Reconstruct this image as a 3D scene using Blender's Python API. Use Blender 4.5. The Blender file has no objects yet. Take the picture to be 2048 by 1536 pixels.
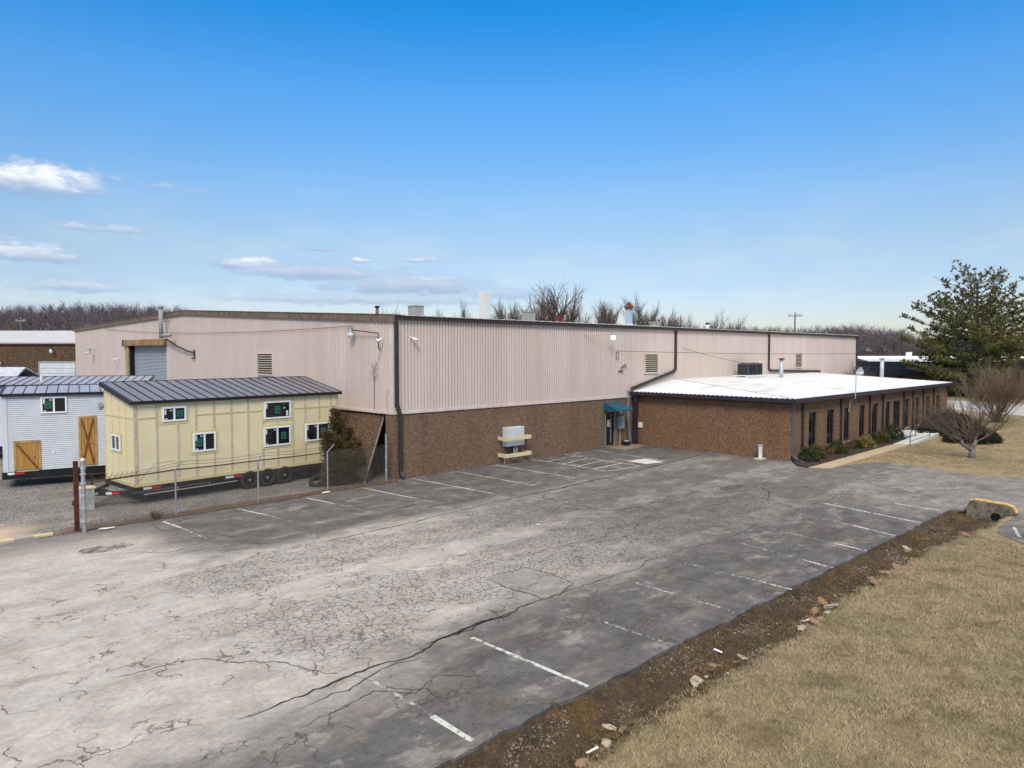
import bpy, math, random
import numpy as np
from mathutils import Vector, Matrix, noise as mnoise

random.seed(7)
R = math.radians
sc = bpy.context.scene
COL = sc.collection

# ------------------------------------------------------------------ materials
class NT:
    def __init__(s, name, bump_scale=1.0):
        s.m = bpy.data.materials.new(name); s.m.use_nodes = True
        s.t = s.m.node_tree; s.N = s.t.nodes; s.L = s.t.links
        s.N.clear()
        s.out = s.N.new('ShaderNodeOutputMaterial')
        s.bsdf = s.N.new('ShaderNodeBsdfPrincipled')
        s.L.new(s.bsdf.outputs[0], s.out.inputs[0])
    def link(s, a, b):
        if hasattr(a, 'is_output'): s.L.new(a, b)
        elif isinstance(a, (tuple, list)) and len(a) == 3 and b.type == 'RGBA': b.default_value = (*a, 1)
        else: b.default_value = a
    def n(s, typ, ins=None, out=0, **props):
        nd = s.N.new(typ)
        for k, v in props.items(): setattr(nd, k, v)
        for k, v in (ins or {}).items(): s.link(v, nd.inputs[k])
        return nd.outputs[out]
    def pos(s): return s.n('ShaderNodeNewGeometry')
    def obj(s): return s.n('ShaderNodeTexCoord', out=3)
    def island(s): return s.n('ShaderNodeNewGeometry', out=8)
    def map(s, v, scale=(1, 1, 1), rot=(0, 0, 0), loc=(0, 0, 0)):
        return s.n('ShaderNodeMapping', {0: v, 1: loc, 2: rot, 3: scale})
    def math(s, op, a, b=0.0, c=0.0, clamp=False):
        return s.n('ShaderNodeMath', {0: a, 1: b, 2: c}, operation=op, use_clamp=clamp)
    def noise(s, v, scale, detail=4, rough=.55, dist=0.0):
        return s.n('ShaderNodeTexNoise', {'Vector': v, 'Scale': scale, 'Detail': detail, 'Roughness': rough, 'Distortion': dist})
    def noisec(s, v, scale, detail=3):
        return s.n('ShaderNodeTexNoise', {'Vector': v, 'Scale': scale, 'Detail': detail}, out=1)
    def vor(s, v, scale, feature='F1', out=0, rand=1.0):
        return s.n('ShaderNodeTexVoronoi', {'Vector': v, 'Scale': scale, 'Randomness': rand}, out=out, feature=feature)
    def sep(s, v):
        nd = s.N.new('ShaderNodeSeparateXYZ'); s.link(v, nd.inputs[0]); return nd.outputs
    def mix(s, f, a, b, blend='MIX'):
        nd = s.N.new('ShaderNodeMix'); nd.data_type = 'RGBA'; nd.blend_type = blend
        s.link(f, nd.inputs[0]); s.link(a, nd.inputs[6]); s.link(b, nd.inputs[7]); return nd.outputs[2]
    def smooth(s, v, a, b, to0=0.0, to1=1.0):
        nd = s.N.new('ShaderNodeMapRange'); nd.interpolation_type = 'SMOOTHSTEP'
        for i, x in enumerate((v, a, b, to0, to1)): s.link(x, nd.inputs[i])
        return nd.outputs[0]
    def ramp(s, f, stops):
        nd = s.N.new('ShaderNodeValToRGB'); e = nd.color_ramp.elements
        while len(e) < len(stops): e.new(.5)
        for i, (p, c) in enumerate(stops): e[i].position = p; e[i].color = (*c, 1)
        s.link(f, nd.inputs[0]); return nd.outputs[0]
    def bump(s, h, strength=.3, dist=.02):
        o = s.n('ShaderNodeBump', {'Height': h, 'Strength': strength, 'Distance': dist})
        s.L.new(o, s.bsdf.inputs['Normal'])
    def done(s, color, rough=.8, metal=0.0, spec=.3):
        s.link(color, s.bsdf.inputs['Base Color']); s.link(rough, s.bsdf.inputs['Roughness'])
        s.link(metal, s.bsdf.inputs['Metallic']); s.link(spec, s.bsdf.inputs['Specular IOR Level'])
        return s.m

def paint(name, c, rough=.5, var=.12, scale=3.0, metal=0.0, spec=.35, dirt=None, bump=0.0):
    """painted or plain surface with soft uneven weathering"""
    k = NT(name); p = k.obj()
    n1 = k.noise(p, scale, 5, .6); n2 = k.noise(p, scale * 9, 3)
    lo = tuple(x * (1 - var * 1.6) for x in c); hi = tuple(min(1, x * (1 + var)) for x in c)
    col = k.mix(k.smooth(n1, .3, .7), lo, hi)
    col = k.mix(k.math('MULTIPLY', k.smooth(n2, .45, .75), var), col, lo)
    if dirt:
        d = k.noise(k.map(p, (2.5, 2.5, .5)), scale * .8, 6, .65)
        col = k.mix(k.smooth(d, .52, .75, 0, dirt[1]), col, dirt[0])
    if bump: k.bump(k.noise(p, 60, 3), bump, .01)
    return k.done(col, k.smooth(n2, .2, .8, rough * .85, min(1, rough * 1.15)), metal, spec)

M = {}
M['white'] = paint('white_paint', (.78, .78, .76), .5, .05)
M['vinyl'] = paint('white_vinyl', (.82, .83, .84), .35, .03)
M['siding'] = paint('vinyl_siding', (.60, .625, .665), .45, .05, 2)
M['black'] = paint('black_steel', (.012, .012, .014), .45, .2)
M['rubber'] = paint('rubber', (.018, .018, .019), .8, .3, 8)
M['navy'] = paint('dark_trim', (.012, .012, .020), .4, .1)
M['brownmetal'] = paint('dark_brown_metal', (.045, .036, .032), .45, .15, 2)
M['annexgutter'] = paint('purple_brown_gutter', (.036, .026, .038), .5, .2, 2)
M['galv'] = paint('galvanised', (.42, .43, .45), .45, .14, 6, .55)
M['galvlight'] = paint('light_galvanised', (.52, .56, .62), .4, .12, 4, .35, dirt=((.3, .27, .22), .5))
M['greybox'] = paint('grey_enamel', (.56, .60, .60), .45, .05)
M['meter'] = paint('blue_grey_enamel', (.32, .37, .42), .45, .08)
M['cream'] = paint('cream_paint', (.70, .60, .36), .5, .1, 4, dirt=((.35, .26, .15), .4))
M['teal'] = paint('teal_canvas', (.010, .095, .135), .6, .2, 5)
M['rust'] = paint('rust', (.10, .028, .014), .85, .35, 5)
M['rustcap'] = paint('rusty_cap', (.16, .05, .025), .85, .4, 7)
M['rail'] = paint('rusty_rail', (.11, .065, .05), .8, .3, 9)
M['fascia'] = paint('weathered_brown_fascia', (.19, .135, .09), .7, .25, 3, dirt=((.07, .055, .045), .6))
M['trimpink'] = paint('pale_pink_trim', (.66, .56, .50), .5, .08, 2, dirt=((.35, .3, .26), .4))
M['concrete'] = paint('concrete', (.42, .41, .38), .85, .16, 3, dirt=((.2, .18, .15), .6), bump=.2)
M['concretelight'] = paint('new_concrete', (.52, .54, .51), .85, .07, 1.5, bump=.1)
M['dirtyconcrete'] = paint('stained_concrete', (.20, .165, .12), .9, .35, 5, dirt=((.06, .05, .035), .8), bump=.3)
M['tanwalk'] = paint('tan_pebble_concrete', (.43, .335, .22), .9, .09, 1.2, bump=.3)
M['tanslab'] = paint('tan_slab', (.30, .225, .14), .9, .18, 2, bump=.2)
M['yellow'] = paint('yellow_kerb_paint', (.62, .40, .12), .7, .25, 8, dirt=((.26, .21, .14), .95))
M['stop'] = paint('faded_cream_kerb', (.62, .50, .32), .8, .2, 7, dirt=((.35, .31, .26), .8))
M['stopgrey'] = paint('grey_kerb', (.36, .34, .31), .9, .2, 7)
M['tape'] = paint('sealed_joint', (.50, .45, .31), .75, .12, 5, dirt=((.62, .58, .47), .5))
M['batten'] = paint('yellow_batten', (.66, .56, .28), .65, .06, 5)
M['red'] = paint('red_reflector', (.55, .02, .015), .35, .1)
M['tag'] = paint('pale_label', (.70, .74, .66), .6, .05)
M['green'] = paint('green_print', (.03, .26, .16), .6, .1)
M['greenfilm'] = paint('dark_green_film', (.014, .085, .055), .4, .5, 14); M['glass'] = NT('dark_glass').done((.012, .014, .017), .06, 0, .6)
M['glassblue'] = NT('dark_blue_glass').done((.006, .009, .017), .05, 0, .22)
M['blackvoid'] = paint('deep_black', (.006, .006, .006), .9, .1)
M['roofblue'] = paint('dusty_lavender_roof_paint', (.31, .31, .36), .4, .08, 1, .1)
M['darkroof'] = paint('charcoal_standing_seam', (.17, .165, .18), .42, .10, .35, .0, .5)
M['hvac'] = paint('green_grey_hvac', (.085, .10, .095), .5, .15, 6)
M['ventgrey'] = paint('grey_vent_box', (.33, .33, .31), .6, .08, 2)
M['louvre'] = paint('louvre_slat', (.50, .44, .33), .6, .12, 5, dirt=((.2, .16, .11), .5))
M['lens'] = paint('frosted_lens', (.72, .75, .74), .3, .05)
M['whiteroof'] = None
def lit(name, c, e):
    k = NT(name); k.link((*c, 1), k.bsdf.inputs['Emission Color']); k.bsdf.inputs['Emission Strength'].default_value = e
    return k.done(c, .4)
M['lit'] = lit('lit_green_white_lens', (.75, 1, .78), 1.3)

def mk_whiteroof():
    k = NT('white_coated_roof'); p = k.pos()
    n = k.noise(k.map(p, (.12, .5, .5)), 1.2, 5, .6)
    n2 = k.noise(p, 3, 5, .6)
    c = k.mix(k.smooth(n, .54, .74), (.72, .72, .71), (.56, .525, .46))
    c = k.mix(k.smooth(n2, .58, .85, 0, .25), c, (.50, .46, .40))
    return k.done(c, .55, 0, .3)
M['whiteroof'] = mk_whiteroof()

def mk_mainroof():
    k = NT('pale_metal_roof'); p = k.pos()
    c = k.mix(k.noise(p, .6, 5), (.62, .60, .58), (.45, .43, .40))
    return k.done(c, .5, .2)
M['mainroof'] = mk_mainroof()

def mk_pinkmetal(name, axis, off):
    k = NT(name); p = k.pos()
    n = k.noise(k.map(p, (1.1, 1.1, .09)), 1.0, 6, .6)
    n2 = k.noise(p, .18, 3)
    n3 = k.noise(k.map(p, (5, 5, .25)), 1.0, 4, .6)
    c = k.mix(k.smooth(n, .3, .72), (.64, .515, .445), (.72, .605, .545))
    c = k.mix(k.smooth(n2, .4, .7, 0, .5), c, (.64, .52, .46))
    c = k.mix(k.smooth(n3, .58, .8, 0, .35), c, (.45, .36, .29))
    u_ = k.math('SUBTRACT', k.sep(p)[axis], off)
    sh = k.n('ShaderNodeTexWhiteNoise', {'W': k.math('FLOOR', k.math('DIVIDE', u_, .95))}, noise_dimensions='1D')
    c = k.mix(k.math('MULTIPLY', sh, .30), c, (.58, .47, .385))
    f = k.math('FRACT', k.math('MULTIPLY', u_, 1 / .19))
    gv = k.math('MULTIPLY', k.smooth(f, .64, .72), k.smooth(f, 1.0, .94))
    c = k.mix(k.math('MULTIPLY', gv, .48), c, (.30, .225, .19))  # groove shade put into the colour as a dark stripe so ribs show
    return k.done(c, .48, 0, .35)
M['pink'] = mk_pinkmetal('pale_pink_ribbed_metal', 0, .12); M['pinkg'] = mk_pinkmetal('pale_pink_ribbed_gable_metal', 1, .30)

def mk_aggregate(name, base, seed=0.0, warm=(.20, .085, .03)):
    """washed-gravel concrete: pebbles of mixed tone with broad rain stains"""
    k = NT(name); p = k.pos()
    v = k.vor(p, 36, out=1); d = k.vor(p, 36, out=0); ch = k.sep(v)
    c = k.ramp(ch[0], [(0, tuple(x * .35 for x in base)), (.35, tuple(x * .8 for x in base)), (.7, tuple(x * 1.25 for x in base)), (.90, (.27, .19, .125)), (1, (.40, .31, .23))])
    big = k.noise(k.map(p, (.5, .5, .25), loc=(seed, 0, 0)), 1.3, 5, .6)
    c = k.mix(k.smooth(big, .46, .68, 0, .62), c, k.mix(.45, c, warm))
    st = k.noise(k.map(p, (.9, .9, .12), loc=(0, seed, 0)), 1.0, 4, .6)
    c = k.mix(k.smooth(st, .5, .75, 0, .45), c, k.mix(.5, c, (.05, .035, .028)))
    mid = k.noise(p, 5, 5, .7)
    c = k.mix(k.smooth(mid, .35, .65, .0, .5), c, k.mix(.4, c, (.03, .02, .015)))
    k.bump(k.math('SUBTRACT', 1.0, d), .5, .02)
    return k.done(c, .9, 0, .15)
M['agg'] = mk_aggregate('brown_pebble_concrete', (.215, .135, .086))
M['agg2'] = mk_aggregate('rusty_brown_pebble_concrete', (.240, .130, .070), 5.0, (.25, .105, .038))
M['agg3'] = mk_aggregate('dull_brown_pebble_concrete', (.082, .050, .030), 9.0)

def mk_yellow():
    k = NT('yellow_sheathing'); p = k.obj()
    n = k.noise(p, .8, 4); n2 = k.noise(p, 30, 3)
    c = k.mix(k.smooth(n, .3, .7), (.70, .585, .355), (.765, .66, .425))
    c = k.mix(k.smooth(n2, .4, .8, 0, .12), c, (.5, .40, .2))
    return k.done(c, .6, 0, .3)
M['yellowwall'] = mk_yellow()

def mk_wood():
    k = NT('stained_pine'); p = k.obj()
    g = k.noise(k.map(p, (18, 18, 1.2)), 1.0, 5, .6, .6)
    b = k.math('FRACT', k.math('MULTIPLY', k.sep(p)[0], 8.0))
    c = k.mix(k.smooth(g, .3, .7), (.33, .15, .028), (.52, .28, .075))
    c = k.mix(k.smooth(b, .0, .10, 1, 0), c, (.10, .045, .012))
    return k.done(c, .55, 0, .3)
M['wood'] = mk_wood()
M['woodtrim'] = paint('light_pine_trim', (.46, .27, .10), .55, .2, 6)
M['woodbrace'] = paint('dark_stained_brace', (.16, .072, .016), .6, .25, 6)

def mk_roller():
    k = NT('grey_roller_slats'); p = k.pos(); z = k.sep(p)[2]
    f = k.math('FRACT', k.math('MULTIPLY', z, 9.0))
    c = k.mix(k.smooth(f, .0, .35, 1, 0), (.40, .44, .47), (.22, .24, .26))
    c = k.mix(k.smooth(k.noise(p, 1.5, 5), .45, .75, 0, .3), c, (.3, .31, .31))
    k.bump(k.math('SINE', k.math('MULTIPLY', z, 56.5)), .6, .03)
    return k.done(c, .5, .1)
M['roller'] = mk_roller()

def mk_rustband():
    k = NT('rust_streaked_header'); p = k.pos()
    n = k.noise(k.map(p, (1.5, 1.5, .35)), 2.0, 6, .7)
    c = k.ramp(n, [(.3, (.10, .04, .015)), (.48, (.30, .17, .08)), (.6, (.42, .30, .18)), (.75, (.20, .07, .02))])
    return k.done(c, .8)
M['rustband'] = mk_rustband()
M['jamb'] = paint('old_yellow_jamb', (.42, .33, .16), .7, .2, 4, dirt=((.2, .14, .07), .5))

def mk_stack():
    k = NT('white_stack_with_rust'); p = k.obj(); z = k.sep(p)[2]
    n = k.noise(k.map(p, (3, 3, .8)), 2, 6, .7)
    t = k.math('ADD', n, k.smooth(z, .2, 1.9, -.12, .1))
    c = k.mix(k.smooth(t, .66, .80), (.66, .66, .62), (.36, .29, .22))
    c = k.mix(k.smooth(k.noise(p, 6, 4), .4, .8, 0, .4), c, (.48, .47, .42))
    return k.done(c, .7)
M['stack'] = mk_stack()
def mk_flue():
    k = NT('pale_blue_flue_with_rust'); p = k.obj(); z = k.sep(p)[2]
    n = k.noise(p, 5, 6, .7)
    t = k.math('ADD', n, k.smooth(z, .9, 1.7, -.3, .22))
    c = k.mix(k.smooth(t, .5, .6), (.42, .52, .64), (.25, .12, .05))
    return k.done(c, .5, .2)
M['flue'] = mk_flue()
# ------------------------------------------------------------------ mesh building
def world_of(o):
    m = o.matrix_basis.copy()
    while o.parent is not None: o = o.parent; m = o.matrix_basis @ m
    return m
class MB:
    def __init__(s): s.v = []; s.f = []; s.mi = []; s.cur = 0
    def add(s, vs, fs):
        o = len(s.v); s.v += [tuple(p) for p in vs]
        s.f += [tuple(i + o for i in f) for f in fs]; s.mi += [s.cur] * len(fs); return s
    def box(s, x0, x1, y0, y1, z0, z1):
        x0, x1 = min(x0, x1), max(x0, x1); y0, y1 = min(y0, y1), max(y0, y1); z0, z1 = min(z0, z1), max(z0, z1)
        return s.add([(x0, y0, z0), (x1, y0, z0), (x1, y1, z0), (x0, y1, z0), (x0, y0, z1), (x1, y0, z1), (x1, y1, z1), (x0, y1, z1)],
                     [(0, 3, 2, 1), (4, 5, 6, 7), (0, 1, 5, 4), (1, 2, 6, 5), (2, 3, 7, 6), (3, 0, 4, 7)])
    def bar(s, a, b, w, h, up=(0, 0, 1)):
        a, b = Vector(a), Vector(b); d = (b - a).normalized(); u = Vector(up)
        if abs(d.dot(u)) > .98: u = Vector((1, 0, 0))
        r = d.cross(u).normalized(); u = r.cross(d).normalized()
        vs = []
        for p in (a, b):
            for i, j in ((-1, -1), (1, -1), (1, 1), (-1, 1)): vs.append(p + r * (i * w / 2) + u * (j * h / 2))
        return s.add(vs, [(0, 3, 2, 1), (4, 5, 6, 7), (0, 1, 5, 4), (1, 2, 6, 5), (2, 3, 7, 6), (3, 0, 4, 7)])
    def tube(s, pts, r, n=6, caps=True):
        pts = [Vector(p) for p in pts]; m = len(pts)
        rs = r if isinstance(r, (list, tuple)) else [r] * m
        vs = []; fs = []; u = None
        for i, p in enumerate(pts):
            d = (pts[min(i + 1, m - 1)] - pts[max(i - 1, 0)])
            d = d.normalized() if d.length > 1e-9 else Vector((0, 0, 1))
            if u is None:
                u = d.cross(Vector((0, 0, 1)))
                if u.length < 1e-3: u = d.cross(Vector((1, 0, 0)))
            else: u = u - d * u.dot(d)
            if u.length < 1e-6: u = d.orthogonal()
            u.normalize(); w = d.cross(u)
            for k in range(n):
                t = 2 * math.pi * k / n
                vs.append(p + (u * math.cos(t) + w * math.sin(t)) * rs[i])
        for i in range(m - 1):
            for k in range(n):
                a = i * n + k; b = i * n + (k + 1) % n
                fs.append((a, b, b + n, a + n))
        if caps and n > 2:
            fs.append(tuple(range(n - 1, -1, -1))); fs.append(tuple(range((m - 1) * n, m * n)))
        return s.add(vs, fs)
    def cyl(s, x, y, z0, z1, r, n=16, r1=None):
        return s.tube([(x, y, z0), (x, y, z1)], [r, r if r1 is None else r1], n)
    def ring(s, c, axis, prof, n=24):
        """lathe of (radius, offset along axis) pairs, closed into a ring"""
        c = Vector(c); ax = Vector(axis).normalized(); u = ax.orthogonal().normalized(); w = ax.cross(u)
        m = len(prof); vs = []; fs = []
        for k in range(n):
            t = 2 * math.pi * k / n
            for (r, o) in prof: vs.append(c + (u * math.cos(t) + w * math.sin(t)) * r + ax * o)
        for k in range(n):
            for j in range(m):
                a = k * m + j; b = k * m + (j + 1) % m; k2 = ((k + 1) % n) * m
                fs.append((a, b, k2 + (j + 1) % m, k2 + j))
        return s.add(vs, fs)
    def slab(s, pts, z0, z1):
        """upright prism over a plan outline; z1 may be one height or one per corner"""
        n = len(pts); zt = z1 if isinstance(z1, (list, tuple)) else [z1] * n
        vs = [(p[0], p[1], z0) for p in pts] + [(p[0], p[1], zt[i]) for i, p in enumerate(pts)]
        ar = sum(pts[i][0] * pts[(i + 1) % n][1] - pts[(i + 1) % n][0] * pts[i][1] for i in range(n))
        top = tuple(range(n, 2 * n)); bot = tuple(range(n - 1, -1, -1))
        sd = [(i, (i + 1) % n, n + (i + 1) % n, n + i) for i in range(n)]
        fs = [top, bot] + sd
        if ar < 0: fs = [tuple(reversed(f)) for f in fs]
        return s.add(vs, fs)
    def quad(s, a, b, c, d): return s.add([a, b, c, d], [(0, 1, 2, 3)])
    def tri(s, a, b, c): return s.add([a, b, c], [(0, 1, 2)])
    def plate(s, a, b, c, d, t):
        """thick four-cornered plate; thickness t goes down along its normal"""
        a, b, c, d = map(Vector, (a, b, c, d)); nn = (b - a).cross(d - a).normalized() * t
        vs = [a, b, c, d, a - nn, b - nn, c - nn, d - nn]
        return s.add(vs, [(0, 1, 2, 3), (7, 6, 5, 4), (4, 5, 1, 0), (5, 6, 2, 1), (6, 7, 3, 2), (7, 4, 0, 3)])
    def build(s, name, mat, parent=None, smooth=False, local=False, bevel=0.0):
        mats = mat if isinstance(mat, (list, tuple)) else [mat]
        me = bpy.data.meshes.new(name)
        vs = s.v
        if parent is not None and not local:
            inv = world_of(parent).inverted(); vs = [tuple(inv @ Vector(p)) for p in vs]
        me.from_pydata(vs, [], s.f); 
        for x in mats: me.materials.append(x)
        if len(mats) > 1: me.polygons.foreach_set('material_index', s.mi)
        if smooth: me.polygons.foreach_set('use_smooth', [True] * len(me.polygons))
        me.validate(); me.update()
        o = bpy.data.objects.new(name, me); COL.objects.link(o)
        if parent is not None: o.parent = parent
        if bevel:
            b = o.modifiers.new('bevel', 'BEVEL'); b.width = bevel; b.segments = 2; b.limit_method = 'ANGLE'
        return o

def tag(o, label=None, cat=None, group=None, kind=None):
    if label: o['label'] = label
    if cat: o['category'] = cat
    if group: o['group'] = group
    if kind: o['kind'] = kind
    return o
def thing(name, label, cat, loc=(0, 0, 0), rz=0.0, group=None):
    o = bpy.data.objects.new(name, None); COL.objects.link(o); o.empty_display_size = .2
    o.location = loc; o.rotation_euler = (0, 0, rz); return tag(o, label, cat, group)
def copy_thing(o, loc, rz=0.0, scale=1.0, label=None, parent=None):
    c = o.copy(); COL.objects.link(c)
    if parent is not None: c.parent = parent
    else:
        c.location = loc; c.rotation_euler = (0, 0, rz); c.scale = (scale,) * 3 if not isinstance(scale, tuple) else scale
        if label: c['label'] = label
    for ch in [x for x in bpy.data.objects if x.parent == o]: copy_thing(ch, None, parent=c)
    return c
def np_mesh(name, verts, faces, mat, parent=None):
    me = bpy.data.meshes.new(name); nv = len(verts); nf, k = faces.shape
    me.vertices.add(nv); me.vertices.foreach_set('co', np.asarray(verts, np.float32).ravel())
    me.loops.add(nf * k); me.loops.foreach_set('vertex_index', faces.astype(np.int32).ravel())
    me.polygons.add(nf); me.polygons.foreach_set('loop_start', np.arange(0, nf * k, k, dtype=np.int32))
    me.polygons.foreach_set('loop_total', np.full(nf, k, dtype=np.int32))
    me.materials.append(mat); me.update(calc_edges=True); me.validate()
    o = bpy.data.objects.new(name, me); COL.objects.link(o)
    if parent is not None: o.parent = parent
    return o

# ------------------------------------------------------------------ camera, sky, sun
cam = bpy.data.cameras.new('camera'); co = bpy.data.objects.new('camera', cam); COL.objects.link(co)
cam.sensor_width = 36; cam.lens = 36 * 1430 / 2048; cam.clip_end = 5000; cam.clip_start = .1
CAM = Vector((-19.274, -27.287, 5.9)); co.location = CAM
co.rotation_euler = (R(90 - 2.5226), 0, R(45.33 - 90)); sc.camera = co
sc.cycles.use_denoising = True; sc.cycles.denoiser = 'OPENIMAGEDENOISE'; sc.cycles.denoising_input_passes = 'RGB_ALBEDO_NORMAL'; sc.cycles.denoising_prefilter = 'NONE'; sc.cycles.adaptive_threshold = .008; sc.cycles.max_bounces = 6; sc.cycles.diffuse_bounces = 3; sc.cycles.caustics_reflective = False; sc.cycles.caustics_refractive = False

SUN_EL, SUN_AZ = 42.0, 222.0        # azimuth of the sun in the x-y plane, degrees from +x
su = bpy.data.lights.new('sun', 'SUN'); so = bpy.data.objects.new('sun', su); COL.objects.link(so)
su.energy = 1.5; su.angle = R(18.0); su.color = (1.0, .88, .74)
so.rotation_euler = (R(90 - SUN_EL), 0, R(SUN_AZ + 90)); so.location = (-30, -40, 40)

w = bpy.data.worlds.new('World'); sc.world = w; w.use_nodes = True
class WT(NT):
    def __init__(s, w):
        s.t = w.node_tree; s.N = s.t.nodes; s.L = s.t.links; s.N.clear()
W = WT(w)
wo = W.N.new('ShaderNodeOutputWorld'); bg = W.N.new('ShaderNodeBackground'); W.L.new(bg.outputs[0], wo.inputs[0])
sky = W.N.new('ShaderNodeTexSky'); sky.sky_type = 'NISHITA'; sky.sun_disc = False
sky.sun_elevation = R(SUN_EL); sky.sun_rotation = R(90 - SUN_AZ)
sky.altitude = 150; sky.air_density = 1.0; sky.dust_density = .6; sky.ozone_density = 1.5
d = W.n('ShaderNodeTexCoord', out=0)
dx, dy, dz = W.sep(d)
el = W.math('ARCSINE', dz); az = W.math('ARCTAN2', dy, dx)
base = W.n('ShaderNodeHueSaturation', {'Hue': .5, 'Saturation': 1.28, 'Value': 1.0, 'Color': sky.outputs[0]})
lin = W.math('DIVIDE', el, 1.2, clamp=True)
grade = W.ramp(lin, [(0, (.555, .545, .66)), (.0725, (.63, .585, .665)), (.118, (.83, .69, .66)), (.175, (.88, .816, .81)), (.281, (.62, .94, 1.07)), (.367, (.16, .90, 1.14)), (.46, (.14, .86, 1.14)), (.70, (.9, .95, 1.0)), (1, (1, 1, 1))])
base = W.mix(1.0, base, grade, 'MULTIPLY')
base = W.mix(W.smooth(el, .50, 1.0, 0, .9), base, (12.0, 11.0, 9.7))      # unseen bright haze overhead, added for soft fill light
wv = W.n('ShaderNodeCombineXYZ', {0: W.math('MULTIPLY', az, 1.0), 1: W.math('MULTIPLY', el, 2.6), 2: 0.0})
n1 = W.noise(wv, 30, 8, .64, .35); n2 = W.noise(wv, 9, 5, .55)
# azimuth, elevation, half width, half height, density, brightness of its top
CLOUDS = [(1.372, .192, .052, .0195, 1.25, 1.0), (1.412, .191, .04, .019, 1.15, 1.0), (1.395, .1135, .070, .0125, .95, .72), (1.44, .114, .05, .014, .9, .8),
          (1.3039, .1474, .050, .0066, .62, .60), (1.3325, .0771, .060, .0090, .66, .60), (1.1464, .1135, .050, .0088, .95, .55), (1.128, .1175, .022, .0072, 1.25, 1.0),
          (1.0521, .104, .075, .0100, .80, .34), (.9356, .0885, .085, .0145, .85, .34), (.905, .1010, .045, .0075, .75, .60), (.9183, .1258, .028, .0042, .75, .65),
          (.9979, .1255, .012, .0052, 1.0, .95), (1.3114, .2084, .0080, .0058, .34, .7), (1.2878, .2059, .0095, .0062, .38, .7), (1.0517, .1346, .018, .0022, .6, .5),
          (.8079, .080, .05, .0075, .55, .4), (1.00, .070, .14, .0075, .62, .45), (1.312, .0540, .105, .0070, .66, .8), (1.235, .203, .03, .005, .38, .6)]
wr = W.sep(W.noisec(wv, 22, 5)); az_w = W.math('ADD', az, W.math('MULTIPLY_ADD', wr[0], .060, -.030)); el_w = W.math('ADD', el, W.math('MULTIPLY_ADD', wr[1], .016, -.008))
alpha = None; top = None
for (a0, e0, ha, he, den, br) in CLOUDS:
    qa = W.math('DIVIDE', W.math('SUBTRACT', az_w, a0), ha * (1.15 if br > .5 else 1.4)); qe = W.math('DIVIDE', W.math('SUBTRACT', el_w, e0), he * (1.3 if br > .5 else 1.65))
    flat = W.math('MULTIPLY', qe, W.smooth(qe, -.4, .1, 1.8, 1.0))
    q = W.math('ADD', W.math('MULTIPLY', qa, qa), W.math('MULTIPLY', flat, flat))
    m = W.math('ADD', W.math('SUBTRACT', 1.22, W.math('POWER', q, .75)), W.math('MULTIPLY_ADD', n1, 2.5, -1.2))
    m = W.math('MULTIPLY', W.smooth(m, -.05, 1.15), min(1.0, den * 1.25), clamp=True)
    if den > 1: m = W.math('POWER', m, .62)
    t = W.math('MULTIPLY', W.math('MULTIPLY', W.smooth(W.math('MULTIPLY_ADD', n1, .9, qe), -.05, 1.0), br), m)
    if alpha is None: alpha, top = m, t
    else: top = W.math('MAXIMUM', top, t); alpha = W.math('MAXIMUM', alpha, m)
ccol = W.mix(top, (1.95, 2.70, 3.85), (5.8, 5.9, 6.1))
veil = W.math('MULTIPLY', W.smooth(n2, .42, .68), W.smooth(el, .26, .02, 0, .30))
skyc = W.mix(veil, base, (4.1, 4.7, 5.2))
skyc = W.mix(W.math('MULTIPLY', alpha, .92), skyc, ccol)
W.L.new(skyc, bg.inputs[0]); bg.inputs[1].default_value = .117
vs = sc.view_settings; vs.view_transform = 'Standard'; vs.look = 'None'; vs.exposure = .62; vs.gamma = 1

# ------------------------------------------------------------------ ground
def sm(a, b, x):
    t = max(0.0, min(1.0, (x - a) / (b - a))); return t * t * (3 - 2 * t)
def ditch_edge(x): return -19.46 - .02 * (x + 13) + .08 * mnoise.noise(Vector((x * .9, 3.1, 0))) + .05 * mnoise.noise(Vector((x * 3.3, 7, 0)))
def grass_edge(x):
    b = -20.85 if x < 2 else -20.85 - .085 * (x - 2)
    if x < -11: b += min(.5, (-11 - x) * .10)
    return b + .24 * mnoise.noise(Vector((x * .7, 11.3, 0))) + .13 * mnoise.noise(Vector((x * 2.7, 1.3, 0)))
def ground_h(x, y):
    if -70 < x < 11.9 and y < -18.9:
        e = ditch_edge(x); s = e - y; wd = e - grass_edge(x)
        if s < 0: return -.06
        t = s / wd
        h = -.05 - .30 * math.sin(math.pi * min(1, t)) ** .8 if t < 1 else .0
        h += sm(.92, 1.35, t) * .05
        k = 1 - sm(1.0, 1.6, t)
        h += k * (.13 * mnoise.noise(Vector((x * 1.7, y * 1.7, 0))) + .07 * mnoise.noise(Vector((x * 5, y * 5, 2))) + .035 * mnoise.noise(Vector((x * 11, y * 11, 4))))
        h += (1 - k) * .05 * mnoise.noise(Vector((x * .5, y * .5, 9)))
        if x > 10.2: h = h * (1 - sm(11.6, 11.85, x)) - .06 * sm(11.6, 11.85, x)
        if t > 1 and x > 5.5: h = min(h, -.02)
        return h
    return -.03 if x < 13 else -.02
def axis(segs):
    out = []
    for a, b, st in segs:
        n = max(1, round((b - a) / st)); out += [a + (b - a) * i / n for i in range(n)]
    return out + [segs[-1][1]]
xs = axis([(-900, -100, 100), (-100, -30, 5), (-30, -15, .5), (-15, 12.2, .11), (12.2, 40, 2), (40, 100, 10), (100, 900, 100)])
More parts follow.
